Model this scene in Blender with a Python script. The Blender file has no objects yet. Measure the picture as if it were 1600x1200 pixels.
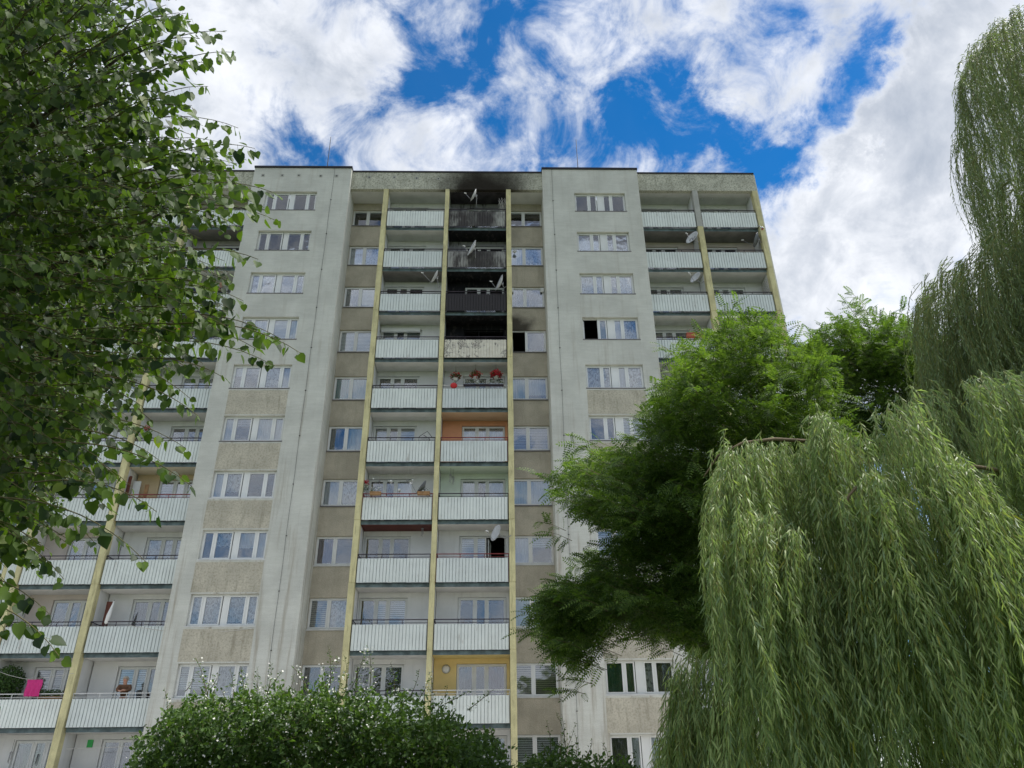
import bpy, math, random
import numpy as np
from mathutils import Vector, Matrix
random.seed(7); RNG = np.random.default_rng(7)
SC = bpy.context.scene
COL = SC.collection

# ------------------------------------------------------------------ camera
CAM = np.array([0.0, -32.96, 1.6]); FPX = 1202.0
YAW, PITCH, ROLL = 0.0243417, 0.4950608, -0.0118974
_f = np.array([math.sin(YAW)*math.cos(PITCH), math.cos(YAW)*math.cos(PITCH), math.sin(PITCH)])
_r = np.array([math.cos(YAW), -math.sin(YAW), 0.0]); _u = np.cross(_r, _f)
_r, _u = math.cos(ROLL)*_r+math.sin(ROLL)*_u, -math.sin(ROLL)*_r+math.cos(ROLL)*_u
cd = bpy.data.cameras.new('camera'); cam = bpy.data.objects.new('camera', cd); COL.objects.link(cam)
cd.sensor_width = 36; cd.lens = FPX/1600*36; cd.clip_start = .1; cd.clip_end = 5000
M = Matrix.Identity(4)
for i in range(3):
    M[i][0] = _r[i]; M[i][1] = _u[i]; M[i][2] = -_f[i]; M[i][3] = CAM[i]
cam.matrix_world = M; SC.camera = cam
def ray(px, py):
    return _r*(px-800)/FPX + _u*(600-py)/FPX + _f
def at(px, py, d):
    """point seen at photo pixel, d metres ahead of the camera"""
    return CAM + ray(px, py)*d
def at_y(px, py, Y):
    v = ray(px, py); return CAM + v*((Y-CAM[1])/v[1])

# ------------------------------------------------------------------ view, sky, sun
SC.view_settings.view_transform = 'Standard'; SC.view_settings.look = 'None'
SC.view_settings.gamma = 1; SC.view_settings.use_curve_mapping = False
SC.view_settings.exposure = 0.76
SC.render.engine = 'CYCLES'
SC.cycles.max_bounces = 8; SC.cycles.transparent_max_bounces = 12; SC.cycles.diffuse_bounces = 4
SUN_DIR = Vector((0.55, 0.10, 0.83)).normalized()
SUN_EL = math.asin(SUN_DIR.z); SUN_ROT = math.atan2(SUN_DIR.x, SUN_DIR.y)
W = bpy.data.worlds.new('World'); SC.world = W; W.use_nodes = True

class NT:
    def __init__(s, tree): s.t = tree
    def n(s, kind, props=None, **inp):
        nd = s.t.nodes.new(kind)
        for k, v in (props or {}).items(): setattr(nd, k, v)
        for k, v in inp.items():
            key = int(k[1:]) if k[0] == '_' and k[1:].isdigit() else k.replace('_', ' ')
            s.put(nd.inputs[key], v)
        return nd
    def put(s, sock, v):
        if isinstance(v, bpy.types.NodeSocket): s.t.links.new(v, sock)
        elif isinstance(v, bpy.types.Node): s.t.links.new(v.outputs[0], sock)
        else:
            if isinstance(v, (tuple, list)) and len(v) == 3 and sock.type == 'RGBA': v = (*v, 1)
            sock.default_value = v
    def m(s, op, a, b=0.0, c=None, clamp=False):
        nd = s.n('ShaderNodeMath', {'operation': op, 'use_clamp': clamp}, _0=a, _1=b)
        if c is not None: s.put(nd.inputs[2], c)
        return nd.outputs[0]
    def vm(s, op, a, b=None):
        nd = s.n('ShaderNodeVectorMath', {'operation': op}, _0=a)
        if b is not None: s.put(nd.inputs[1], b)
        return nd
    def mix(s, fac, a, b, mode='MIX'):
        nd = s.t.nodes.new('ShaderNodeMix'); nd.data_type = 'RGBA'; nd.blend_type = mode
        s.put(nd.inputs[0], fac); s.put(nd.inputs[6], a); s.put(nd.inputs[7], b)
        return nd.outputs[2]
    def noise(s, vec, scale, detail=4, rough=.55, dist=0.0):
        return s.n('ShaderNodeTexNoise', None, Vector=vec, Scale=float(scale), Detail=float(detail), Roughness=rough, Distortion=dist).outputs[0]
    def ramp(s, fac, a, b, smooth=True):
        nd = s.n('ShaderNodeMapRange', {'interpolation_type': 'SMOOTHSTEP' if smooth else 'LINEAR'}, _0=fac, _1=a, _2=b)
        return nd.outputs[0]
    def scaled(s, vec, sc):
        return s.vm('MULTIPLY', vec, sc).outputs[0]

def build_world():
    t = NT(W.node_tree); W.node_tree.nodes.clear()
    out = t.n('ShaderNodeOutputWorld'); bg = t.n('ShaderNodeBackground')
    W.node_tree.links.new(bg.outputs[0], out.inputs[0])
    d = t.n('ShaderNodeTexCoord').outputs[0]
    d = t.vm('NORMALIZE', d).outputs[0]
    sky = t.n('ShaderNodeTexSky', {'sky_type': 'NISHITA', 'sun_disc': False, 'sun_elevation': SUN_EL, 'sun_rotation': SUN_ROT,
                                   'air_density': 1.0, 'dust_density': 0.3, 'ozone_density': 3.0})
    clear = t.n('ShaderNodeHueSaturation', None, Hue=.5, Saturation=1.52, Value=.082, Color=sky.outputs[0]).outputs[0]
    sep = t.n('ShaderNodeSeparateXYZ', None, _0=d)
    n_big = t.noise(d, 4.6, 7, .6, .35); n_mid = t.noise(d, 12.0, 8, .62, .55); n_fin = t.noise(d, 34.0, 6, .62, .5)
    warp = t.n('ShaderNodeTexNoise', None, Vector=d, Scale=11.0, Detail=7.0, Roughness=.66).outputs[1]
    warped = t.vm('ADD', d, t.scaled(t.vm('SUBTRACT', warp, (.5, .5, .5)).outputs[0], (.13, .13, .13))).outputs[0]
    dens = t.m('ADD', t.m('MULTIPLY', t.m('SUBTRACT', n_big, .5), 1.3), t.m('MULTIPLY', t.m('SUBTRACT', n_mid, .5), 3.8))
    dens = t.m('MULTIPLY_ADD', t.m('SUBTRACT', n_fin, .5), .75, dens)
    dens = t.m('ADD', dens, .38)
    # clear gaps (-) and thick banks (+): a direction, an angular radius, a weight
    px_ = [(437, 223, 46, -1.0), (500, 250, 34, -.6), (667, 96, 52, -.9), (737, 77, 34, -.6), (852, 100, 30, -.5), (615, 150, 34, -.6), (700, 235, 34, -.35), (560, 190, 24, -.3), (1003, 176, 60, -.9), (960, 150, 36, -.4), (1085, 212, 46, -.9), (1135, 222, 36, -.8),
           (1180, 205, 34, -.6), (1272, 212, 42, -1.0), (1205, 262, 36, -1.1), (1272, 275, 24, -.8), (1323, 150, 34, -1.0), (1362, 102, 34, -1.0), (1392, 40, 36, -1.1), (1353, 231, 15, -1.6), (1260, 77, 22, -.3), (794, 180, 32, -.5), (880, 205, 30, -.5), (770, 15, 24, -.4), (1080, 160, 20, -.3), (640, 30, 24, -.3),
           (860, 170, 330, -.20), (1230, 230, 150, -.10), (330, 120, 210, .6), (480, 40, 110, .25), (1520, 150, 170, .9), (1420, 370, 200, .9), (1260, 410, 100, .7), (1000, 50, 110, .25), (1120, 80, 80, .2), (200, 500, 250, .5), (0, 800, 300, .4)]
    for px, py, rp, wt in px_:
        rad = rp/FPX*(.80 if wt < 0 else 1); v = ray(px, py); v = v/np.linalg.norm(v)
        dist = t.vm('DISTANCE', warped, tuple(v)).outputs[1]
        dens = t.m('MULTIPLY_ADD', t.ramp(dist, rad*(2.1 if wt < 0 else 1.5), rad*.25), wt*(.8 if wt < 0 else 1), dens)
    dens = t.m('MULTIPLY_ADD', t.ramp(sep.outputs[1], .15, -.3), .30, dens)
    cov = t.m('MULTIPLY_ADD', t.ramp(dens, -.40, 1.12), .98, .02)
    # relief: density towards the light against density here
    d2 = t.vm('ADD', d, tuple(SUN_DIR*.035)).outputs[0]
    relief = t.m('SUBTRACT', t.noise(d, 8.5, 7, .58, .3), t.noise(d2, 8.5, 7, .58, .3))
    thick = t.ramp(t.m('ADD', dens, t.m('MULTIPLY', t.m('SUBTRACT', n_big, .5), 2.2)), .45, 1.9)
    lum = t.m('MULTIPLY_ADD', relief, 1.6, t.m('MULTIPLY_ADD', thick, -.55, .80), clamp=True)
    ccol = t.mix(lum, (.29, .325, .385), (.62, .635, .665))
    col = t.mix(cov, clear, ccol)
    # below the horizon: dull ground tone
    col = t.mix(t.ramp(sep.outputs[2], -.02, .03), (.10, .11, .08), col)
    t.put(bg.inputs[0], col); bg.inputs[1].default_value = 1.0
build_world()
sl = bpy.data.lights.new('sun', 'SUN'); sl.energy = 3.4; sl.angle = math.radians(14); sl.color = (1, .96, .9)
so = bpy.data.objects.new('sun', sl); COL.objects.link(so); so.rotation_euler = SUN_DIR.to_track_quat('Z', 'Y').to_euler()

# ------------------------------------------------------------------ object helpers
def link(o, parent=None):
    COL.objects.link(o)
    if parent is not None: o.parent = parent
    return o
def obj(name, me, parent=None, loc=(0, 0, 0), label=None, cat=None, group=None, kind=None, rot=None):
    o = bpy.data.objects.new(name, me); o.location = loc
    if rot: o.rotation_euler = rot
    link(o, parent)
    if name in ('flowers', 'foliage', 'blossoms', 'white_blossoms', 'leaves', 'stems') and not kind: kind = 'stuff'
    for k, v in (('label', label), ('category', cat), ('group', group), ('kind', kind)):
        if v: o[k] = v
    return o
def thing(name, label, cat, loc=(0, 0, 0), rot=(0, 0, 0), group=None):
    return obj(name, None, None, loc, label, cat, group, None, rot)

class MB:
    def __init__(s): s.v = []; s.f = []; s.mi = []; s.sm = []
    def quad(s, a, b, c, d, m=0):
        i = len(s.v); s.v += [a, b, c, d]; s.f.append((i, i+1, i+2, i+3)); s.mi.append(m); s.sm.append(False)
    def box(s, x0, x1, y0, y1, z0, z1, m=0, mf=None):
        i = len(s.v)
        s.v += [(x0, y0, z0), (x1, y0, z0), (x1, y1, z0), (x0, y1, z0), (x0, y0, z1), (x1, y0, z1), (x1, y1, z1), (x0, y1, z1)]
        fs = [(0, 3, 2, 1), (4, 5, 6, 7), (0, 1, 5, 4), (1, 2, 6, 5), (2, 3, 7, 6), (3, 0, 4, 7)]   # bottom top front right back left
        for k, q in enumerate(fs):
            s.f.append(tuple(i+j for j in q)); s.mi.append(mf[k] if mf else m); s.sm.append(False)
    def tube(s, pts, r, n=6, m=0, r1=None, cap=True):
        pts = [Vector(p) for p in pts]; k = len(pts); rings = []
        for j, p in enumerate(pts):
            d = (pts[min(j+1, k-1)]-pts[max(j-1, 0)])
            if d.length < 1e-9: d = Vector((0, 0, 1))
            d.normalize()
            a = d.orthogonal().normalized() if abs(d.z) > .99 else d.cross(Vector((0, 0, 1))).normalized()
            b = d.cross(a); rr = r if r1 is None else r+(r1-r)*j/max(1, k-1)
            i0 = len(s.v); rings.append(i0)
            for q in range(n):
                an = 2*math.pi*q/n
                s.v.append(tuple(p+a*(rr*math.cos(an))+b*(rr*math.sin(an))))
        for j in range(k-1):
            for q in range(n):
                s.f.append((rings[j]+q, rings[j]+(q+1) % n, rings[j+1]+(q+1) % n, rings[j+1]+q)); s.mi.append(m); s.sm.append(True)
        if cap:
            s.f.append(tuple(rings[0]+q for q in range(n))[::-1]); s.mi.append(m); s.sm.append(False)
            s.f.append(tuple(rings[-1]+q for q in range(n))); s.mi.append(m); s.sm.append(False)
    def lathe(s, prof, n=16, m=0, mat=None, sx=1, sy=1):
        """prof: list of (radius, z); optional 4x4 matrix"""
        rings = []
        for (r, z) in prof:
            i0 = len(s.v); rings.append(i0)
            for q in range(n):
                an = 2*math.pi*q/n; p = Vector((r*math.cos(an)*sx, r*math.sin(an)*sy, z))
                s.v.append(tuple(mat @ p if mat else p))
        for j in range(len(prof)-1):
            for q in range(n):
                s.f.append((rings[j]+q, rings[j]+(q+1) % n, rings[j+1]+(q+1) % n, rings[j+1]+q)); s.mi.append(m); s.sm.append(True)
    def blob(s, c, r, n=8, m=0, sz=1.0, jit=0):
        prof = [(max(1e-4, math.sin(math.pi*k/(n//2+1))), -math.cos(math.pi*k/(n//2+1))) for k in range(n//2+2)]
        i = len(s.v)
        s.lathe([(a*r, b*r*sz) for a, b in prof], n, m, Matrix.Translation(Vector(c)))
        if jit:
            for k in range(i, len(s.v)):
                v = s.v[k]; s.v[k] = tuple(v[j]+random.uniform(-jit, jit) for j in range(3))
    def me(s, name, *mats):
        me = bpy.data.meshes.new(name); me.from_pydata(s.v, [], s.f)
        for m in mats: me.materials.append(m)
        me.polygons.foreach_set('material_index', s.mi); me.polygons.foreach_set('use_smooth', s.sm); me.update()
        return me

# ------------------------------------------------------------------ materials
def new_mat(name):
    m = bpy.data.materials.new(name); m.use_nodes = True; t = NT(m.node_tree)
    b = m.node_tree.nodes['Principled BSDF']; return m, t, b
def mat(name, col, rough=.8, var=.12, vs=2.0, metal=0, bump=0, bs=60, streak=0, dark=None, streak_s=(5, 5, .45), fine=0, fines=45, spec=.3):
    m, t, b = new_mat(name)
    pos = t.n('ShaderNodeNewGeometry').outputs[0]
    b.inputs['Roughness'].default_value = rough; b.inputs['Metallic'].default_value = metal
    b.inputs['Specular IOR Level'].default_value = spec
    c = tuple(col)
    n1 = t.noise(pos, vs, 5)
    cc = t.mix(t.ramp(n1, .3, .7), tuple(x*(1-var) for x in c), tuple(min(1, x*(1+var)) for x in c))
    if fine:
        n3 = t.noise(pos, fines, 3, .7)
        cc = t.mix(t.ramp(n3, .36, .64), t.mix(1.0, cc, (1-fine,)*3, 'MULTIPLY'), cc)
    if streak:
        n2 = t.noise(t.scaled(pos, streak_s), 1.0, 6, .65)
        cc = t.mix(t.m('MULTIPLY', t.ramp(n2, .5, .74), streak), cc, dark or tuple(x*.45 for x in c))
    t.put(b.inputs['Base Color'], cc)
    if bump:
        bn = t.n('ShaderNodeBump', None, Strength=bump, Distance=.01, Height=t.noise(pos, bs, 4, .65))
        t.put(b.inputs['Normal'], bn.outputs[0])
    return m
def vary(m, lo, hi, rust=0):
    t = NT(m.node_tree); b = m.node_tree.nodes['Principled BSDF']; src = b.inputs['Base Color'].links[0].from_socket
    r = t.n('ShaderNodeObjectInfo').outputs['Random']
    c = t.mix(r, lo, hi); src = t.mix(1.0, src, c, 'MULTIPLY')
    if rust:
        pos = t.n('ShaderNodeNewGeometry').outputs[0]; n = t.noise(t.scaled(pos, (3.5, 3.5, 1.0)), 1.0, 7, .7); n2 = t.noise(pos, 1.3, 2)
        src = t.mix(t.m('MULTIPLY', t.m('MULTIPLY', t.ramp(n, .56, .72), t.ramp(n2, .45, .6)), rust), src, (.26, .20, .15))
    t.put(b.inputs['Base Color'], src); return m
def plaster(name, col, dark, amount, rowh=.12, spots=.0):
    """rendered wall: faint courses, vertical wash streaks, cloudy patches"""
    m, t, b = new_mat(name); b.inputs['Roughness'].default_value = .92; b.inputs['Specular IOR Level'].default_value = .15
    pos = t.n('ShaderNodeNewGeometry').outputs[0]
    sep = t.n('ShaderNodeSeparateXYZ', None, _0=pos)
    patch = t.noise(pos, .55, 6, .6)
    c = t.mix(t.ramp(patch, .35, .65), tuple(x*.90 for x in col), tuple(min(1, x*1.06) for x in col))
    rows = t.noise(t.scaled(pos, (1.2, 1.2, 9.0)), 1.0, 3, .6)
    c = t.mix(t.ramp(rows, .35, .65), t.mix(1.0, c, (.94, .94, .93), 'MULTIPLY'), c)
    fine = t.noise(pos, 28, 3, .75)
    c = t.mix(t.ramp(fine, .3, .6), t.mix(1.0, c, (.86, .86, .85), 'MULTIPLY'), c)
    st = t.noise(t.scaled(pos, (3.0, 3.0, .16)), 1.0, 7, .68)
    low = t.ramp(sep.outputs[2], 30.0, 4.0)
    st = t.m('MULTIPLY', t.ramp(st, .50, .72), t.m('MULTIPLY_ADD', low, amount, amount*.35))
    c = t.mix(st, c, dark)
    t.put(b.inputs['Base Color'], c)
    bn = t.n('ShaderNodeBump', None, Strength=.35, Distance=.01, Height=t.noise(pos, 40, 4, .7)); t.put(b.inputs['Normal'], bn.outputs[0])
    return m
def pebble(name, col, dark, spots=.5, soot=None, amount=.5, scale=16):
    m, t, b = new_mat(name); b.inputs['Roughness'].default_value = .95; b.inputs['Specular IOR Level'].default_value = .1
    pos = t.n('ShaderNodeNewGeometry').outputs[0]
    n = t.noise(pos, scale, 4, .72); n2 = t.noise(pos, 1.1, 6, .6)
    c = t.mix(t.ramp(n2, .3, .7), tuple(x*.82 for x in col), tuple(min(1, x*1.1) for x in col))
    c = t.mix(t.m('MULTIPLY', t.ramp(n, .56, .36), spots), c, dark)
    st = t.noise(t.scaled(pos, (4.5, 4.5, .5)), 1.0, 6, .65)
    c = t.mix(t.m('MULTIPLY', t.ramp(st, .5, .75), amount), c, tuple(x*.8 for x in dark))
    if soot:
        w = t.vm('ADD', pos, t.scaled(t.vm('SUBTRACT', t.n('ShaderNodeTexNoise', None, Vector=pos, Scale=1.3, Detail=5.0).outputs[1], (.5, .5, .5)).outputs[0], (1.5, 0, 1.2))).outputs[0]
        for (cx, cz, rx, rz, k) in soot:
            sp = t.n('ShaderNodeSeparateXYZ', None, _0=w)
            dx = t.m('DIVIDE', t.m('SUBTRACT', sp.outputs[0], cx), rx); dz = t.m('DIVIDE', t.m('SUBTRACT', sp.outputs[2], cz), rz)
            dd = t.m('SQRT', t.m('ADD', t.m('MULTIPLY', dx, dx), t.m('MULTIPLY', dz, dz)))
            c = t.mix(t.m('MULTIPLY', t.ramp(dd, 1.0, .32), k), c, (.022, .018, .014))
    t.put(b.inputs['Base Color'], c)
    bn = t.n('ShaderNodeBump', None, Strength=.7, Distance=.02, Height=n); t.put(b.inputs['Normal'], bn.outputs[0])
    return m
def burnt_metal(name, base, k, white=0.0, mid=0.0):
    """painted sheet with soot: k is how much of it the soot covers"""
    m, t, b = new_mat(name); b.inputs['Roughness'].default_value = .75
    pos = t.n('ShaderNodeNewGeometry').outputs[0]
    n = t.noise(t.scaled(pos, (1.6, 1.6, .7)), 1.0, 5, .6); fine = t.noise(t.scaled(pos, (14, 14, 2)), 1.0, 5, .65)
    s = t.m('ADD', n, t.m('MULTIPLY', t.m('SUBTRACT', fine, .5), .45))
    c = t.mix(t.ramp(s, .75-k*.55, .35-k*.3+.0), (.03, .026, .026), base) if k > 0 else base
    c = t.mix(t.ramp(s, .8-k*.75, .45-k*.4), base, (.045, .038, .035)) if k < .75 else t.mix(t.ramp(s, .28, .16), (.028, .024, .026), (.2, .19, .17))
    if mid:
        sx = t.n('ShaderNodeSeparateXYZ', None, _0=t.vm('ADD', pos, t.scaled(t.vm('SUBTRACT', t.n('ShaderNodeTexNoise', None, Vector=pos, Scale=2.2, Detail=5.0).outputs[1], (.5, .5, .5)).outputs[0], (1.4, 0, .6))).outputs[0])
        dx = t.m('ABSOLUTE', t.m('ADD', sx.outputs[0], .85)); c = t.mix(t.m('MULTIPLY', t.ramp(dx, 1.25, .2), mid), c, (.035, .030, .028))
    if white:
        fl = t.noise(pos, 9, 5, .75); c = t.mix(t.ramp(fl, .68, .72), c, (.6, .6, .62))
    t.put(b.inputs['Base Color'], c); return m
def glass_mat():
    m, t, b = new_mat('window_glass'); m.node_tree.nodes.remove(b)
    out = [n for n in m.node_tree.nodes if n.type == 'OUTPUT_MATERIAL'][0]
    fr = t.n('ShaderNodeFresnel', None, IOR=1.52)
    geo = t.n('ShaderNodeNewGeometry')
    bn = t.n('ShaderNodeBump', None, Strength=.10, Distance=.02, Height=t.noise(geo.outputs[0], 1.6, 2, .5))
    gl = t.n('ShaderNodeBsdfGlossy', None, Color=(.95, .97, 1.0), Roughness=.015, Normal=bn.outputs[0])
    tr = t.n('ShaderNodeBsdfTransparent', None, Color=(.93, .95, .95))
    mx = t.n('ShaderNodeMixShader', None, _0=t.m('ADD', t.m('MULTIPLY', fr.outputs[0], 3.2), .0, clamp=True), _1=tr.outputs[0], _2=gl.outputs[0])
    m.node_tree.links.new(mx.outputs[0], out.inputs[0]); return m
def leaf_mat(name, c1, c2, trans=.35, back=None, rough=.5, var_s=1.2, yellow=None, spec=.35):
    m, t, b = new_mat(name)
    out = [n for n in m.node_tree.nodes if n.type == 'OUTPUT_MATERIAL'][0]
    geo = t.n('ShaderNodeNewGeometry'); pos = geo.outputs[0]
    rnd = geo.outputs['Random Per Island']
    n = t.noise(pos, var_s, 4, .6)
    c = t.mix(t.ramp(t.m('ADD', t.m('MULTIPLY', n, .6), t.m('MULTIPLY', rnd, .4)), .3, .7), c1, c2)
    if yellow: c = t.mix(t.ramp(rnd, .965, .97), c, yellow)
    if back: c = t.mix(geo.outputs['Backfacing'], c, back)
    b.inputs['Roughness'].default_value = rough; b.inputs['Specular IOR Level'].default_value = spec
    t.put(b.inputs['Base Color'], c)
    tl = t.n('ShaderNodeBsdfTranslucent', None, Color=t.mix(1.0, c, (1.35, 1.45, .55), 'MULTIPLY'))
    mx = t.n('ShaderNodeMixShader', None, _0=trans, _1=b.outputs[0], _2=tl.outputs[0])
    m.node_tree.links.new(mx.outputs[0], out.inputs[0]); return m
def lace_mat():
    m = cloth_mat('lace_curtain', (.90, .91, .94), .35, .12); t = NT(m.node_tree); out = [n for n in m.node_tree.nodes if n.type == 'OUTPUT_MATERIAL'][0]
    sh = out.inputs[0].links[0].from_socket; pos = t.n('ShaderNodeNewGeometry').outputs[0]
    n = t.noise(t.scaled(pos, (1, 1, .6)), 11, 4, .6, .6); hole = t.m('MULTIPLY', t.ramp(n, .50, .58), .65)
    mx = t.n('ShaderNodeMixShader', None, _0=hole, _1=sh, _2=t.n('ShaderNodeBsdfTransparent').outputs[0]); m.node_tree.links.new(mx.outputs[0], out.inputs[0]); return m
def cloth_mat(name, col, trans=.3, var=.1):
    m, t, b = new_mat(name)
    out = [n for n in m.node_tree.nodes if n.type == 'OUTPUT_MATERIAL'][0]
    b.inputs['Roughness'].default_value = .9; pos = t.n('ShaderNodeNewGeometry').outputs[0]
    c = t.mix(t.ramp(t.noise(pos, 14, 4, .7), .35, .65), tuple(x*(1-var) for x in col), col); t.put(b.inputs['Base Color'], c)
    tl = t.n('ShaderNodeBsdfTranslucent', None, Color=c)
    mx = t.n('ShaderNodeMixShader', None, _0=trans, _1=b.outputs[0], _2=tl.outputs[0]); m.node_tree.links.new(mx.outputs[0], out.inputs[0]); return m

MT = dict(
    render=plaster('tower_render', (.66, .66, .60), (.36, .32, .25), .8),
    pebbledash=pebble('parapet_pebbledash', (.58, .57, .47), (.18, .18, .13), .75, [(-.6, 32.5, 3.6, 2.4, .8), (-.8, 32.0, 2.6, 1.9, .92)]),
    beige=pebble('beige_render', (.50, .455, .36), (.32, .285, .215), .45, [(1.15, 23.6, 1.1, .95, .85)], .25, 22),
    oldbeige=pebble('old_pebbledash', (.57, .53, .43), (.27, .24, .17), .5, None, .6, 13),
    yellow=mat('yellow_column_paint', (.68, .62, .34), .8, .14, 1.4, streak=.75, dark=(.30, .26, .14), streak_s=(9, 9, 1.1), fine=.12, fines=30, bump=.2),
    greycol=mat('grey_column', (.42, .42, .38), .85, .1, 2, streak=.3),
    mint=mat('mint_sheet_metal', (.78, .82, .785), .45, .05, 1.0, streak=.30, dark=(.42, .44, .38), streak_s=(7, 7, .6), spec=.4),
    fascia=mat('teal_fascia', (.13, .18, .19), .7, .35, 3.0, streak=.45, dark=(.30, .34, .33), streak_s=(2, 2, 9)),
    soffit=mat('slab_soffit', (.76, .75, .72), .9, .10, 1.5, streak=.2, dark=(.3, .28, .24), streak_s=(1.5, 1.5, 1.5)),
    darkgap=mat('dark_gap_shade', (.02, .025, .035), .6, .1),
    white=mat('balcony_white_wall', (.86, .86, .85), .9, .05, 1.2, streak=.2, dark=(.5, .49, .46)),
    pvc=mat('white_window_plastic', (.82, .83, .82), .4, .03, 2, spec=.5),
    sill=mat('metal_sill', (.16, .15, .15), .55, .15, 3),
    sillw=mat('white_sill', (.62, .62, .60), .55, .1, 3),
    cap=mat('dark_roof_edging', (.022, .02, .026), .6, .2),
    rail=mat('dark_railing_paint', (.045, .035, .045), .6, .3, 5),
    railred=mat('red_railing_paint', (.20, .035, .035), .6, .3, 5),
    railwhite=mat('white_railing_paint', (.62, .62, .60), .6, .1, 5),
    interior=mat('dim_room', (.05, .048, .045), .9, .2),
    black=mat('charred', (.008, .008, .010), .85, .4, 3, streak=.75, dark=(.085, .075, .07), streak_s=(6, 3, 2.2)),
    metal=mat('galvanised_metal', (.35, .35, .35), .45, .1, 4, metal=.7),
    dish=mat('dish_grey', (.52, .53, .53), .5, .08, 5),
    dishdark=mat('dish_dark_grey', (.14, .15, .16), .5, .1, 5),
    cable=mat('dark_cable', (.03, .03, .03), .7),
    rope=mat('pale_rope', (.55, .53, .48), .8),
    bark=mat('bark', (.075, .06, .045), .9, .4, 8, bump=.6, bs=30),
    twig=mat('olive_twig', (.12, .105, .045), .8, .3, 8),
    red=mat('red_plastic', (.55, .035, .04), .5, .1), pink=cloth_mat('pink_cloth', (.80, .06, .30), .25),
    terracotta=mat('terracotta', (.42, .12, .07), .8, .15), green=mat('green_board', (.06, .45, .12), .6), orange=cloth_mat('orange_cloth', (.72, .24, .08), .25),
    blue=cloth_mat('blue_cloth', (.04, .07, .30), .2), brown=mat('brown_board', (.13, .045, .03), .6, .2, 6), wood=mat('wood_board', (.35, .2, .09), .6, .2, 6),
    whitep=mat('white_plastic', (.78, .78, .76), .45, .05), flowerw=mat('white_petals', (.75, .75, .68), .7), flowerr=mat('red_petals', (.50, .015, .03), .7),
    skin=mat('skin', (.50, .28, .20), .6, .05), hair=mat('pale_hair', (.42, .38, .32), .8, .2, 30), cardigan=mat('brown_cardigan', (.16, .085, .05), .9, .15, 20),
    navy=mat('navy_shirt', (.02, .022, .06), .9, .15, 20),
)
MT['glass'] = glass_mat(); MT['groove'] = vary(mat('shaded_groove', (.66, .70, .68), .6, .15, 2, streak=.4), (.80, .82, .82), (1, 1, .98))  # rib grooves coloured darker to paint in their shade, plus streaks
vary(MT['mint'], (.83, .85, .86), (1, 1, .98), .55); vary(MT['soffit'], (.78, .78, .78), (1, 1, 1)); vary(MT['pvc'], (.86, .85, .82), (1, 1, 1)); vary(MT['white'], (.86, .86, .85), (1, 1, 1))
WALLC = {'white': MT['white'], 'orange': mat('orange_wall', (.74, .36, .20), .9, .04), 'green': mat('pale_green_wall', (.72, .80, .68), .9, .05),
         'yellow': mat('yellow_wall', (.80, .62, .27), .9, .05), 'cream': mat('cream_wall', (.66, .52, .33), .9, .05), 'black': MT['black'],
         'sooty': burnt_metal('sooty_wall', (.30, .30, .32), .35), 'grey': mat('grey_wall', (.40, .38, .36), .9, .06), 'pinkish': mat('pinkish_wall', (.62, .55, .50), .9, .05),
         'rose': mat('rose_wall', (.62, .26, .24), .9, .05)}
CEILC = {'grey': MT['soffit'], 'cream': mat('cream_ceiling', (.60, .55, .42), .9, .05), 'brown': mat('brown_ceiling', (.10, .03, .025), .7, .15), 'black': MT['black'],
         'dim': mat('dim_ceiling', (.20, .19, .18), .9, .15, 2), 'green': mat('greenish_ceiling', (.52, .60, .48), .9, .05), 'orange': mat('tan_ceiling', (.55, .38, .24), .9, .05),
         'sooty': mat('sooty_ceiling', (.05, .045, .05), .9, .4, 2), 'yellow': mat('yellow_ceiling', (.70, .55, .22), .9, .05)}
PANELC = {'mint': MT['mint'], 's10': burnt_metal('sooted_sheet_light', (.40, .40, .36), .10, 0, .7), 's9': burnt_metal('sooted_sheet', (.33, .325, .30), .25, 0, .85),
          's8': burnt_metal('charred_sheet', (.25, .22, .19), .9, 1.0), 's7': None}
def scorched():
    m, t, b = new_mat('scorched_cream_sheet'); b.inputs['Roughness'].default_value = .7
    pos = t.n('ShaderNodeNewGeometry').outputs[0]
    n = t.noise(pos, 1.7, 6, .6, .8); c = t.mix(t.ramp(t.noise(pos, 4, 4), .3, .7), (.78, .74, .62), (.64, .60, .50))
    ridge = t.m('ABSOLUTE', t.m('SUBTRACT', n, .44))
    c = t.mix(t.ramp(ridge, .022, .0), c, (.07, .06, .055))
    c = t.mix(t.ramp(n, .42, .36), c, (.33, .30, .26)); t.put(b.inputs['Base Color'], c); return m
PANELC['s7'] = scorched()
CURT = {'lace': lace_mat(), 'plain': cloth_mat('plain_curtain', (.84, .87, .93), .3, .10), 'blind': cloth_mat('roller_blind', (.86, .88, .88), .3, .03),
        'beigeblind': cloth_mat('beige_blind', (.52, .47, .40), .3, .03), 'purple': cloth_mat('purple_curtain', (.16, .04, .09), .2, .2), 'teal': cloth_mat('teal_curtain', (.10, .42, .42), .4, .08),
        'aqua': cloth_mat('aqua_curtain', (.50, .76, .80), .45, .08), 'dark': cloth_mat('dark_curtain', (.08, .08, .085), .2, .2), 'green': cloth_mat('green_curtain', (.06, .20, .13), .3, .2), 'lilac': cloth_mat('lilac_blind', (.80, .74, .80), .4, .1)}

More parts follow.
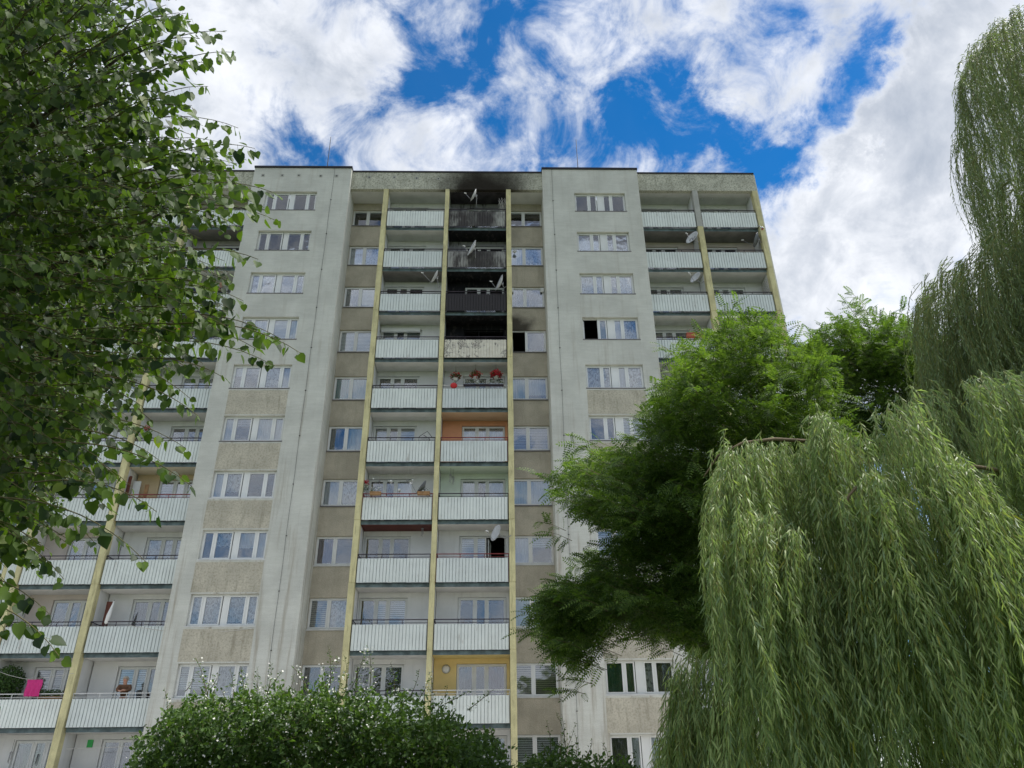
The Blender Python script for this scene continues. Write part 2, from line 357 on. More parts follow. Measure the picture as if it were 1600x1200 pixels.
# ------------------------------------------------------------------ ground
def build_ground():
    g = MB(); g.box(-1500, 1500, -1500, 1500, -1.0, 0)
    obj('ground', g.me('ground', mat('lawn_ground', (.07, .10, .035), .95, .35, .8, fine=.5, fines=20)), kind='structure')
    g = MB(); g.box(-45, 45, -15, -.3, .02, .08); obj('path', g.me('path', mat('bounce_paving', (.50, .48, .45), .9, .15, 2)), kind='structure')  # unseen pale surface added to bounce light up onto walls and soffits
build_ground()

# ------------------------------------------------------------------ apartment building
FH = 2.8
def zf(n): return 1.48+FH*n
WY = 1.45            # recessed wall plane
PY = .25             # balcony front plane
TOPZ = 33.45; SOFZ = 32.06
B = thing('apartment_building', 'tall grey panel apartment block with white balconies and a fire-blackened stack near the top', 'apartment block', (0, 0, 0))

def wall_holes(x0, x1, z0, z1, holes, y, depth, name, material, jamb=None, sides=True, parent=B, label=None):
    """wall slab with rectangular openings (xa, xb, za, zb): front face cells, reveals, end faces"""
    xs = sorted({x0, x1, *[h[0] for h in holes], *[h[1] for h in holes]}); zs = sorted({z0, z1, *[h[2] for h in holes], *[h[3] for h in holes]})
    g = MB(); y1 = y+depth
    def hole(cx, cz): return any(h[0] < cx < h[1] and h[2] < cz < h[3] for h in holes)
    for i in range(len(xs)-1):
        for j in range(len(zs)-1):
            if not hole((xs[i]+xs[i+1])/2, (zs[j]+zs[j+1])/2):
                a, b_, c, d = xs[i], xs[i+1], zs[j], zs[j+1]
                g.quad((a, y, c), (b_, y, c), (b_, y, d), (a, y, d))
    for (a, b_, c, d) in holes:
        g.quad((a, y, c), (a, y1, c), (b_, y1, c), (b_, y, c), 1); g.quad((a, y, d), (b_, y, d), (b_, y1, d), (a, y1, d), 1)
        g.quad((a, y, c), (a, y, d), (a, y1, d), (a, y1, c), 1); g.quad((b_, y, c), (b_, y1, c), (b_, y1, d), (b_, y, d), 1)
    return obj(name, g.me(name, material, jamb or material), parent, label=label)

CACHE = {}
def cached(key, fn):
    if key not in CACHE: CACHE[key] = fn()
    return CACHE[key]
def frame_mesh(w, h, panes, fills):
    g = MB(); e = .045
    g.box(0, e, 0, .08, 0, h); g.box(w-e, w, 0, .08, 0, h); g.box(e, w-e, 0, .08, h-e, h); g.box(e, w-e, 0, .08, 0, e)
    for (a, b_, zb) in panes:
        a2, b2, s = a+.035 if a > 0 else a+e, b_-.035 if b_ < w else b_-e, .055
        z0 = max(zb, 0)+e; z1 = h-e
        g.box(a2, a2+s, -.018, .05, z0, z1); g.box(b2-s, b2, -.018, .05, z0, z1)
        g.box(a2+s, b2-s, -.018, .05, z1-s, z1); g.box(a2+s, b2-s, -.018, .05, z0, z0+s)
        if a > 0 : g.box(a-.035, a+.035, .004, .075, e, h-e)
    for (a, b_) in fills: g.box(a, b_, .008, .07, e+.001, h-e-.001)
    return g.me('window_frame', MT['pvc'])
def pane_mesh(w, h):
    g = MB(); g.box(0, w, 0, .02, 0, h); return g.me('pane', MT['glass'])
def curtain_mesh(w, h, kind, frac):
    g = MB()
    if 'blind' in kind:
        top = h; bot = h*(1-frac); z = top; k = 0
        while z > bot+.02:
            z2 = max(bot, z-.085)
            if kind == 'lilac_blind' or True:
                g.box(0, w, 0, .006, z2+.022, z)
            z = z2-.0
        return g.me('blind', CURT[{'blind': 'blind', 'beigeblind': 'beigeblind', 'lilacblind': 'lilac'}[kind]])
    n = max(6, int(w/.035)); top = h; b0 = h*(1-frac); ph = random.random()*6
    cols = []
    for i in range(n+1):
        x = w*i/n; y = .02*math.sin(i*1.9+ph)+.01*math.sin(i*.7)
        zb = b0 + (.05*abs(math.sin(i*.55)) if kind == 'lace' else 0)
        cols.append(((x, y, zb), (x, y, top)))
    for i in range(n):
        g.quad(cols[i][0], cols[i+1][0], cols[i+1][1], cols[i][1])
    g.sm = [True]*len(g.sm)
    return g.me('curtain', CURT[kind])
def window(x, y, z, w, h, panes, fills, curt, sill=None, door=None, openp=(), label=None):
    """one window: frame > panes, curtains, sill. panes: (a, b) spans; curt: kind per pane or None"""
    key = (round(w, 3), round(h, 3), tuple(panes), tuple(fills), tuple(openp))
    sp = [(a, b_, 0) for i, (a, b_) in enumerate(panes) if i not in openp]
    f = obj('window', cached(('f',)+key, lambda: frame_mesh(w, h, sp, fills)), B, (x, y, z), label=label)
    for i, (a, b_) in enumerate(panes):
        a2, b2 = (a+.035 if a > 0 else .045)+.05, (b_-.035 if b_ < w else w-.045)-.05
        pw, ph = b2-a2, h-.19
        if i in openp:
            # sash swung inwards
            def mk(pw=pw, ph=ph):
                g = MB(); g.box(0, .05, 0, .05, 0, ph); g.box(pw-.05, pw, 0, .05, 0, ph); g.box(.05, pw-.05, 0, .05, 0, .05); g.box(.05, pw-.05, 0, .05, ph-.05, ph)
                return g.me('open_sash', MT['pvc'])
            obj('open_sash', mk(), f, (a2, .09, .095), rot=(0, 0, math.radians(82))); continue
        obj('pane', cached(('p', round(pw, 3), round(ph, 3)), lambda: pane_mesh(pw, ph)), f, (a2, .012, .095))
        c = curt[i % len(curt)] if curt else None
        if c:
            kind, frac = c if isinstance(c, tuple) else (c, 1.0)
            k2 = ('c', round(pw, 2), round(ph, 2), kind, frac, random.randint(0, 2))
            obj('blind' if 'blind' in kind else 'curtain', cached(k2, lambda: curtain_mesh(pw+.04, ph, kind, frac)), f, (a2-.02, .10, .095))
    if sill is not None:
        ex, dp, mt = sill
        def ms():
            g = MB(); g.box(-ex, w+ex, -dp, .0, -.035, -.003); g.box(-ex, w+ex, -dp-.004, -dp+.012, -.06, -.036); return g.me('sill', mt)
        obj('sill', cached(('s', round(w, 3), ex, dp, mt.name), ms), f, (0, 0, 0))
    return f

CT = ['lace', 'lace', 'plain', ('lace', .7), 'dark', ('blind', 1.0), ('lace', .5), ('plain', .6), ('blind', .55), None]
def rc(k=1, pool=None):
    c = random.choice(pool or CT); return [c]*k
def dz_t(n): return -.014*(n-2)

def tower(x0, x1, wx, panes, fills, tab, name_lbl, beige_levels, open_at={}):
    holes = [(wx, wx+2.85, zf(n)+.93+dz_t(n), zf(n)+2.28+dz_t(n)) for n in range(0, 11)]
    wall_holes(x0, x1, 0, TOPZ-.05, holes, 0, .30, 'tower_wall', MT['render'], MT['render'])
    g = MB(); g.box(x0, x0+.02, .001, WY+.3, 0, TOPZ-.05); obj('tower_side_wall', g.me('side', MT['render']), B)
    g = MB(); g.box(x1-.02, x1, .001, WY+.3, 0, TOPZ-.05); obj('tower_side_wall', g.me('side', MT['render']), B)
    g = MB(); g.box(x0-.03, x1+.03, -.06, 2.2, TOPZ-.05, TOPZ+.07); obj('roof_edging', g.me('roof_edging', MT['cap']), B)
    for n in range(0, 11):
        z0 = holes[n][2]; h = holes[n][3]-z0
        c = tab.get(n) or rc(4)
        window(wx+.005, .16, z0+.04, 2.84, h-.045, panes, fills, c, (.04, .17, MT['sill'] if n > 4 else MT['sillw']), openp=open_at.get(n, ()))
        if n in beige_levels:
            zt = z0-.09; zb = (holes[n-1][3]+.06) if n > 0 else .1
            g = MB(); ins = .0
            g.box(wx+ins-.05*(n < 5), wx+2.85-ins+.0, -.004, .01, zb, zt); obj('spandrel_panel', g.me('spandrel', MT['oldbeige']), B)

LT = {10: ['plain', ('plain', .5), ('dark', .9), 'aqua'], 9: [('lilacblind', 1), 'plain', 'plain', 'aqua'], 8: ['dark', ('lace', .5), None, None], 7: ['dark', 'plain', ('blind', 1), 'aqua'],
      6: [('plain', .4), ('lilacblind', .3), ('lace', .9), 'plain'], 5: ['plain', ('lilacblind', .35), 'plain', 'plain'], 4: ['plain', ('lace', .8), None, None], 3: [None, ('lace', .55), ('plain', .6), 'plain'],
      2: ['lace', ('lace', .95), ('lace', .95), 'lace'], 1: [('blind', .8), ('blind', .8), 'lace', 'lace'], 0: rc(4)}
RT = {10: ['plain', 'lace', 'lace', 'plain'], 9: [('blind', 1), ('blind', .9), ('lilacblind', 1), None], 8: ['lace', 'lace', ('dark', .6), 'lace'], 7: [None, 'green', 'plain', 'lace'],
      6: ['lace', 'lace', 'plain', 'lace'], 5: [None, None, ('blind', 1), ('blind', 1)], 1: ['green', 'green', 'lace', 'dark'], 0: ['dark', 'plain', 'plain', 'dark']}
tower(-13.68, -8.19, -12.82, [(0, .52), (.52, 1.33), (1.53, 2.34), (2.34, 2.84)], [(1.33, 1.53)], LT, 'left', (0, 1, 2, 3, 4, 5, 6))
tower(2.67, 8.12, 4.44, [(0, .80), (.80, 1.27), (1.57, 2.04), (2.04, 2.84)], [(1.27, 1.57)], RT, 'right', (0, 1, 2, 5, 6), {7: (0,)})
# the part of the block behind the lime tree
tower(-30.0, -24.5, -29.0, [(0, .52), (.52, 1.33), (1.53, 2.34), (2.34, 2.84)], [(1.33, 1.53)], {}, 'far', (0, 1, 2, 3))

# recessed window strips beside the towers
def strip(x0, x1, panes, tab, open_at={}):
    w = x1-x0
    holes = []
    for n in range(0, 11):
        s = dz_t(n); holes.append((x0+.01, x1-.01, zf(n)+1.04+s, zf(n)+(2.42 if n < 10 else 2.22)+s))
    wall_holes(x0, x1, 0, SOFZ, holes, WY, .3, 'strip_wall', MT['beige'], MT['beige'])
    for n in range(0, 11):
        _, _, z0, z1 = holes[n]
        window(x0+.015, WY+.10, z0+.03, w-.03, z1-z0-.035, panes, [], tab.get(n) or rc(2), (.0, .14, MT['sill'] if n > 3 else MT['sillw']), openp=open_at.get(n, ()))
LS = {10: [('dark', .9), ('plain', .25)], 9: ['plain', 'lace'], 8: ['dark', ('blind', 1)], 7: [('blind', 1), ('blind', 1)], 6: ['teal', 'aqua'], 5: ['dark', 'aqua'], 4: ['plain', 'lace'], 3: ['purple', None], 2: [('beigeblind', 1), 'lace'], 1: ['dark', None]}
RS = {10: ['dark', 'dark'], 9: ['plain', 'lace'], 8: ['dark', 'dark'], 7: [None, None], 6: ['aqua', ('plain', .8)], 5: [('lilacblind', 1), ('lilacblind', 1)], 4: ['aqua', 'plain'], 3: ['plain', ('blind', .4)], 2: ['aqua', 'teal'], 1: [('beigeblind', 1), ('beigeblind', 1)], 0: [('blind', 1), ('blind', 1)]}
strip(-8.19, -6.17, [(0, .86), (.86, 1.99)], LS)
strip(.74, 2.67, [(0, .84), (.84, 1.90)], RS, {7: (0,)})

# parapets over the recessed runs, with their soffits
CEILC_SOOT = mat('sooty_top', (.045, .04, .045), .9, .4, 2)
def parapet(x0, x1, label=None):
    g = MB(); g.box(x0, x1, PY-.03, PY+.2, SOFZ, TOPZ-.14); obj('parapet', g.me('parapet', MT['pebbledash']), B)
    g = MB(); g.box(x0, x1, PY+.2, WY+.3, SOFZ+.002, SOFZ+.2); obj('top_ceiling', g.me('top_ceiling', MT['soffit']), B)
    g = MB(); g.box(x0, x1, PY-.07, 1.0, TOPZ-.14, TOPZ-.04); obj('roof_edging', g.me('roof_edging', MT['cap']), B)
g = MB(); g.box(-2.6, .59, PY+.2, WY-.002, SOFZ-.006, SOFZ-.002); obj('top_ceiling', g.me('sooty_top_ceiling', CEILC_SOOT), B, label='sooty ceiling')
parapet(-8.19, 2.67); parapet(8.12, 14.95); parapet(-24.5, -13.68)
for (px, py, yy) in [(577, 277, PY-.03), (616, 277, PY-.03), (651, 278.5, PY-.03), (685, 279.5, PY-.03), (411, 274, 0), (441, 274, 0), (467, 274, 0), (501, 275, 0), (526, 275, 0)]:
    p = at_y(px, py, yy)
    def vent():
        g = MB(); s = .09
        g.box(-s, s, -.012, 0, s*.45, s); g.box(-s, s, -.012, 0, -s, -s*.45); g.box(-s, -s*.45, -.012, 0, -s*.45, s*.45); g.box(s*.45, s, -.012, 0, -s*.45, s*.45)
        g.box(-s*.45, s*.45, -.004, 0, -s*.45, s*.45, 1); return g.me('vent', MT['greycol'], MT['black'])
    obj('vent', cached('vent', vent), B, (p[0], yy-.001, p[2]))

# bays
BAYS = {'CL': (-6.04, -2.83), 'CR': (-2.61, .60), 'RI': (8.12, 11.21), 'RO': (11.51, 14.66), 'LI': (-16.90, -13.68), 'LO': (-20.35, -17.20), 'FL': (-24.5, -21.08)}
WIN = {'CL': (-6.0, 2.13), 'CR': (-1.66, 2.13), 'RI': (8.2, 2.1), 'RO': (11.6, 2.1), 'LI': (-15.85, 2.1), 'LO': (-19.3, 2.05), 'FL': (-23.7, 2.1)}
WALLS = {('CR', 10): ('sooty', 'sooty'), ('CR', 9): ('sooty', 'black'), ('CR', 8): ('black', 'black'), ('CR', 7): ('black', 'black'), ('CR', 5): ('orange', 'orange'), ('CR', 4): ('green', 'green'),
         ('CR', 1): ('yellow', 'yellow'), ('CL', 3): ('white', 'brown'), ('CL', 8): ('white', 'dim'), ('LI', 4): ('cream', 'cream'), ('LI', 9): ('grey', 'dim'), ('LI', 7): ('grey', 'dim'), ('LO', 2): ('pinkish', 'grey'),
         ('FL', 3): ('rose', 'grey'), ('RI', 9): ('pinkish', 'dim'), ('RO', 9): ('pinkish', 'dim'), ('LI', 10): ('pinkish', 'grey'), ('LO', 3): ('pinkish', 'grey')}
PANELS = {('CR', 10): 's10', ('CR', 9): 's9', ('CR', 8): 's8', ('CR', 7): 's7'}
RAILS = {('CR', 3): MT['railred'], ('LI', 1): MT['railwhite'], ('CR', 1): MT['railwhite'], ('CR', 5): MT['railred'], ('LI', 4): MT['railred'], ('CL', 4): MT['railred'], ('CR', 6): MT['railwhite'], ('LO', 1): MT['railwhite']}
BWC = {('CL', 10): ['dark'], ('CL', 7): [('blind', .6), 'dark', ('blind', 1)], ('CL', 6): ['dark', ('beigeblind', 1), 'dark'], ('CL', 5): [('blind', 1), ('beigeblind', 1), ('blind', 1)],
       ('CL', 4): ['dark', 'dark', ('plain', .8)], ('CL', 3): [None], ('CL', 2): [None, ('blind', 1), ('blind', 1)], ('CL', 1): [None], ('CR', 10): ['dark'], ('CR', 9): ['dark'], ('CR', 8): [None], ('CR', 6): ['dark', 'dark', 'lace'],
       ('CR', 5): [('plain', .5), ('plain', .5), ('plain', .6)], ('CR', 4): [('plain', .7), 'dark', 'plain'], ('CR', 3): [('blind', 1), ('blind', .7), None], ('CR', 2): [None, None, None], ('CR', 1): ['dark', None, 'purple'],
       ('LI', 1): [('blind', .7), ('blind', .7), 'dark'], ('LO', 1): [('beigeblind', 1), ('beigeblind', 1), ('beigeblind', 1)], ('LO', 2): [None, None, None], ('LI', 2): ['dark', None, None], ('LI', 0): ['dark', 'dark', 'dark'], ('LO', 0): ['dark', 'dark', 'dark'],
       ('LI', 3): ['lace', ('lace', .6), 'lace'], ('LI', 4): [('lilacblind', .4), ('plain', .5), 'plain']}
def panel_mesh(w, h, mt, rs):
    """trapezoid-ribbed sheet, a little bowed and uneven"""
    rnd = random.Random(rs); g = MB(); pitch = .138; n = int(w/pitch); pitch = w/n; pts = []
    for i in range(n):
        x = i*pitch; j = rnd.uniform(-.004, .004)
        pts += [(x+.004, 0+j), (x+pitch-.024, 0+j), (x+pitch-.021, .034), (x+pitch-.004, .034)]
    pts.append((w, 0))
    zs = [0, h*.5, h]; bow = rnd.uniform(-.012, .012)
    for k in range(2):
        for a, b_ in zip(pts, pts[1:]):
            ya = [bow*(1 if q == 1 else 0) for q in (k, k+1)]
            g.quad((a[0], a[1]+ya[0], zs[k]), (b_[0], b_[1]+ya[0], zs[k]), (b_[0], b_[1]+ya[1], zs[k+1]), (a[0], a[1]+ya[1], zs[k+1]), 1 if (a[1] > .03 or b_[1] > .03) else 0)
    g.box(0, w, .045, .058, .02, .05); g.box(0, w, .045, .058, h-.05, h-.02)
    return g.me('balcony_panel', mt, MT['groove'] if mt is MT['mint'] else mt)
def railing_mesh(w, mt, gap=.15):
    g = MB(); y = .075
    g.box(0, w, y-.018, y+.022, 1.10+gap-.02, 1.10+gap+.015); g.box(0, w, y-.01, y+.012, 1.105, 1.125)
    for x in [.02, w*.33, w*.66, w-.02]: g.box(x-.012, x+.012, y-.012, y+.012, .0, 1.10+gap-.021)
    g.box(.0, .025, y+.03, 1.0, 1.10+gap-.02, 1.10+gap+.01)
    return g.me('railing', mt)
BAYO = {}
for bay, (x0, x1) in BAYS.items():
    wx, ww = WIN[bay]
    holes = [(wx, wx+ww, zf(n)+.03, zf(n)+2.40+dz_t(n)*.8) for n in range(11)]
    for n in range(11):
        z0, z1 = zf(n)-(.0), zf(n)+FH-.0
        wc, cc = WALLS.get((bay, n), ('white', 'grey'))
        hz = holes[n]
        wall_holes(x0, x1, z0+.001, z1-.19, [hz], WY, .22, 'balcony_back_wall', WALLC[wc], WALLC[wc])
        win_h = hz[3]-hz[2]-.02
        ncur = BWC.get((bay, n)) or [random.choice(['dark', ('lace', .7), ('beigeblind', 1), None, 'dark', ('blind', .6)])]*2+[random.choice(['dark', ('lace', .6), None])]
        if not (bay == 'CR' and n == 7):
            pn = [(0, .74), (.74, 1.26), (1.26, ww-.02)]
            openp = (2,) if (bay, n) in (('CR', 3), ) else ()
            window(wx+.01, WY+.09, hz[2]+.005, ww-.02, win_h, pn, [], ncur if len(ncur) > 1 else ncur*3, None, openp=openp)
        else:
            g = MB()   # what the fire left of the window
            g.box(0, .05, 0, .06, 0, win_h); g.box(ww-.07, ww-.02, 0, .06, 0, win_h); g.box(.05, ww-.07, 0, .06, win_h-.05, win_h); g.box(.74, .80, 0, .05, 1.0, win_h-.05)
            g.tube([(.1, .0, 1.9), (.7, -.25, 1.75), (1.4, -.2, 1.82), (1.9, 0, 1.65)], .02, 5); g.tube([(.3, .0, 1.5), (.9, -.3, 1.62), (1.6, -.15, 1.45)], .015, 5)
            obj('window', g.me('burnt_window_frame', MT['black']), B, (wx+.01, WY+.09, hz[2]+.005), label='burnt out window with charred frame')
        # slab and balcony
        g = MB(); w = x1-x0
        # floor slab of this level: bottom uses the ceiling paint of the level below
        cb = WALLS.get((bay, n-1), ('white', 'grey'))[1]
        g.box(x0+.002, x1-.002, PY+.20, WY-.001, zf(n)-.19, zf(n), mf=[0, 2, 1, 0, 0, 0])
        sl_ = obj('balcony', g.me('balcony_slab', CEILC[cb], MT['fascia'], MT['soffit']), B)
        pk = PANELS.get((bay, n), 'mint')
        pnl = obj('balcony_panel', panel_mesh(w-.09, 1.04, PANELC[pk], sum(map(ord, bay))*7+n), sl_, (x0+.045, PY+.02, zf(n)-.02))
        pnl['kind'] = 'thing'
        obj('railing', cached(('rl', round(w, 2), RAILS.get((bay, n), MT['rail']).name), lambda: railing_mesh(w-.02, RAILS.get((bay, n), MT['rail']))), sl_, (x0+.01, PY+.02, zf(n)-.02))
        g = MB(); g.box(x0+.03, x1-.03, PY+.09, PY+.13, zf(n)-.035, zf(n)-.023); obj('gap_shade_strip', g.me('gap_shade_strip', MT['darkgap']), sl_)  # near-black strip painting the shade in the gap under the panel
        BAYO[(bay, n)] = sl_
# columns (one piece per storey) and the party walls behind them
def column(x0, x1, top_grey=False, yfront=PY-.05, yback=.55, lbl=None):
    for n in range(-1, 11):
        za = max(0, zf(n)-.02); zb = zf(n+1)-.045 if n < 10 else SOFZ-.001
        def mk(h):
            g = MB(); g.box(0, x1-x0, 0, yback-yfront, 0, h); g.box(.012, x1-x0-.012, .012, yback-yfront, h, h+.0245) if n < 10 else None
            return g.me('column', MT['greycol'] if (top_grey and n == 10) else MT['yellow'])
        obj('column', cached(('col', round(x1-x0, 3), round(zb-za, 3), top_grey and n == 10, n == 10), lambda: mk(zb-za)), B, (x0+random.uniform(-.006, .006), yfront+random.uniform(-.006, .006), za))
    g = MB(); g.box(x0+.02, x1-.02, yback+.001, WY+.2, 0, SOFZ-.002); obj('party_wall', g.me('party_wall', MT['white']), B)
column(-6.30, -6.04); column(-2.83, -2.61); column(.60, .86); column(11.21, 11.51, True); column(14.66, 14.92); column(-17.20, -16.92); column(-20.55, -20.35); column(-21.08, -20.93)
g = MB()
for n in range(1):
    for k in range(5):
        x = -20.93+.002+k*.074; g.box(x, x+.06, PY-.02, PY+.02, .2, SOFZ-.01)
g.box(-20.93, -20.55, PY+.021, PY+.06, .2, SOFZ-.01)
obj('cladding_strip', g.me('cladding_strip', MT['mint']), B)
# gable, roof, rooms behind the glass
g = MB(); g.box(14.921, 15.0, PY, 12, 0, TOPZ-.15, 0); obj('gable_wall', g.me('gable_wall', MT['render']), B)
g = MB(); g.box(-30, 14.99, 2.3, 12, TOPZ-.5, TOPZ-.3); obj('roof', g.me('roof', MT['cap']), B)
g = MB(); g.box(-30, 14.9, 12.001, 12.2, 0, TOPZ-.3); obj('back_wall', g.me('back_wall', MT['render']), B)
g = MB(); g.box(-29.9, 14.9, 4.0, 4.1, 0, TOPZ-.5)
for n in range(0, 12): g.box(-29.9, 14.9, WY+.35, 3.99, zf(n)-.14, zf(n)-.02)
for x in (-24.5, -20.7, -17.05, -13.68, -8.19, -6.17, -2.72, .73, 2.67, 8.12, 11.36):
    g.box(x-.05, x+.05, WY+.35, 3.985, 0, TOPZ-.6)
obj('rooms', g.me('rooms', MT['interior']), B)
# lightning conductors down the towers
for xs in (-9.15, 3.22):
    g = MB(); pts = [(xs+.012*math.sin(k*1.7), -.03, TOPZ-k*1.2) for k in range(28)]
    g.tube(pts, .007, 4)
    for k in range(2, 27, 2): g.box(xs-.03, xs+.03, -.04, 0, TOPZ-k*1.2-.012, TOPZ-k*1.2+.012)
    obj('lightning_cable', g.me('lightning_cable', MT['cable']), B)
# lintel box above the window of one balcony
g = MB(); g.box(-5.98, -3.95, WY-.14, WY, zf(7)+2.16, zf(7)+2.38); obj('shutter_box', g.me('shutter_box', MT['pvc']), B)
for (a, b_, n) in ((.80, .98, 8), (2.44, 2.63, 8)):
    g = MB(); g.box(a, b_, WY-.02, WY+.05, zf(n)+2.0, zf(n)+2.26); obj('shutter_box', g.me('corner_box', MT['pvc']), B)

# ------------------------------------------------------------------ things on the roof and the balconies
def antenna(px, pb, pt, lbl):
    a = at_y(px, pb, 2.0); b_ = at_y(pt[0], pt[1], 2.0)
    t = thing('roof_antenna', lbl, 'antenna', (a[0], 2.0, TOPZ-.3)); h = b_[2]-TOPZ+.3; dx = b_[0]-a[0]
    g = MB(); g.tube([(0, 0, 0), (dx*.5, 0, h*.5), (dx, 0, h)], .032, 5, r1=.018); obj('mast', g.me('mast', MT['cable']), t)
    g = MB(); g.box(-.18, .18, -.18, .18, -.01, .05); obj('base_plate', g.me('base_plate', MT['greycol']), t)
antenna(512, 262, (517, 214), 'thin roof mast rising above the left grey tower'); antenna(903, 262, (900, 218), 'thin roof mast rising above the right grey tower')

def dish(px, py, y, r, nrm, lbl, mt='dish', squiggle=False, anchor=None, arm=.55):
    c = at_y(px, py, y); t = thing('satellite_dish', lbl, 'satellite dish', tuple(c), group='satellite dishes on the balconies')
    n = Vector(nrm).normalized(); q = n.to_track_quat('Z', 'Y').to_matrix().to_4x4()
    g = MB(); prof = [(1e-4, 0)]+[(r*k/6, .28*r*(k/6)**2) for k in range(1, 7)]+[(r*1.0, .28*r-.012), (r*.5, .05*r-.012), (1e-4, -.012)]
    g.lathe(prof, 22, 0, q @ Matrix.Diagonal((.92, 1.05, 1, 1))); obj('reflector', g.me('reflector', MT[mt]), t)
    up = (q @ Vector((0, -1, 0))); up = up if up.z < 0 else -up
    foc = n*(arm)+up*(r*.35); low = up*r*1.02+n*.24*r
    g = MB(); g.tube([low*.6-n*.02, low, foc], .011, 5); obj('feed_arm', g.me('feed_arm', MT['metal']), t)
    g = MB(); d = (foc*-1).normalized(); g.tube([foc-d*.06, foc+d*.05], .028, 8); g.tube([foc+d*.05, foc+d*.075], .036, 8); obj('receiver', g.me('receiver', MT['whitep']), t)
    ax = Vector(anchor) if anchor else Vector((.55, .10, -.05))
    g = MB(); b0 = -n*.06; g.tube([b0+n*.05, b0-n*.06], .05, 8); g.tube([b0-n*.05+Vector((0, 0, -.12)), b0-n*.05+Vector((0, 0, .16))], .02, 6); g.tube([b0-n*.05+Vector((0, 0, -.1)), Vector((ax.x*.6, ax.y, -.12+ax.z)), ax], .018, 6)
    obj('mount', g.me('mount', MT['metal']), t)
    if squiggle:
        pts = [Vector((x*r, yy*r, .28*r*(x*x+yy*yy)+.006)) for x, yy in ((-.45, -.28), (-.35, .25), (-.1, .22), (-.05, -.25), (.18, -.1), (.2, .25), (.42, .1))]
        g = MB(); g.tube([q @ p for p in pts], .012, 4); obj('logo', g.me('logo', MT['cable']), t)
    return t
dish(742, 306, .15, .38, (-.93, -.25, .35), 'small pale dish on the topmost soot-stained balcony', anchor=(.1, .35, -.45))
dish(740, 389, -.05, .47, (-.88, -.42, .30), 'large grey dish hung in front of the sooty balcony one floor below the top', anchor=(.12, .28, -.3))
dish(783, 443, .2, .46, (-.93, -.33, .28), 'grey dish beside the column at the charred black balcony', anchor=(.28, .1, -.1))
dish(681, 434, .15, .40, (-.88, -.28, .38), 'pale dish at the right end of a white balcony, left of the charred one', anchor=(.22, .15, -.45), arm=.75)
dish(777, 834, .1, .37, (-.80, -.55, .28), 'round pale dish on an arm over the balcony with the red rail', anchor=(.62, .1, -.05))
dish(1083, 373, .15, .43, (-.72, -.60, .38), 'pale dish with a dark squiggle emblem on a right-hand balcony', squiggle=True, anchor=(.5, .1, -.02))
dish(1088, 435, .2, .36, (-.74, -.56, .42), 'small pale dish one floor below the dish with the emblem', anchor=(.42, .1, -.1))
dish(1184, 375, .35, .42, (-.86, .30, .42), 'dark dish seen from behind near the outer end column', 'dishdark', anchor=(.45, .0, -.1), arm=.8)
dish(661, 763, .3, .36, (-.82, -.10, .56), 'dark dish among hanging ornaments on the cluttered balcony', 'dishdark', anchor=(.35, .05, -.3), arm=.6)

def leafquads(n, size, sampler, zb=.4):
    """n small leaves: rhombs with a fold; returns verts, faces"""
    vs, fs = [], []
    for k in range(n):
        c = Vector(sampler()); a = Vector((random.gauss(0, 1), random.gauss(0, 1), random.gauss(0, 1)-zb)).normalized(); b_ = a.orthogonal().normalized(); b_ = (Matrix.Rotation(random.random()*6.3, 3, a) @ b_); s = size*random.uniform(.7, 1.25)
        i = len(vs); vs += [tuple(c), tuple(c+a*s*.5+b_*s*.28), tuple(c+a*s), tuple(c+a*s*.5-b_*s*.28)]; fs.append((i, i+1, i+2, i+3))
    return vs, fs
def mesh_of(name, vs, fs, *mats):
    me = bpy.data.meshes.new(name); me.from_pydata(vs, [], fs)
    for m in mats: me.materials.append(m)
    me.update(); return me
MT['potleaf'] = leaf_mat('pot_plant_leaves', (.035, .075, .02), (.07, .14, .03), .25)
def in_ball(r, sz=1.0):
    def f():
        while True:
            v = Vector((random.uniform(-1, 1), random.uniform(-1, 1), random.uniform(-1, 1)))
            if v.length < 1: return (v.x*r, v.y*r, v.z*r*sz)
    return f
for i, (px, py, lbl, fr) in enumerate([(712, 588, 'leftmost of the three hanging baskets, mostly green', .35), (743, 586, 'middle of the three hanging flower baskets, with dark red blooms', .7), (775, 585, 'rightmost of the three hanging baskets, full of bright red blooms', 1.6)]):
    p = at_y(px, py, PY+.35); t = thing('hanging_basket', lbl, 'flower basket', tuple(p), group='hanging flower baskets')
    g = MB(); g.lathe([(.001, -.28), (.09, -.28), (.13, -.12), (.135, -.11), (.12, -.115), (.08, -.26)], 14); obj('pot', g.me('pot', MT['whitep']), t)
    g = MB()
    for k in range(3):
        a = k*2.09; g.tube([(.13*math.cos(a), .13*math.sin(a), -.11), (0, 0, .38), (0, 0, .62)], .006, 4)
    obj('hanger', g.me('hanger', MT['cable']), t)
    obj('foliage', mesh_of('foliage', *leafquads(420, .07, in_ball(.27, .62)), MT['potleaf']), t)
    f0 = in_ball(.30, .65); obj('flowers', mesh_of('flowers', *leafquads(int(300*fr), .08, lambda: [c*1.04-(.03 if i_ == 1 else 0) for i_, c in enumerate(f0())]), MT['flowerr']), t)
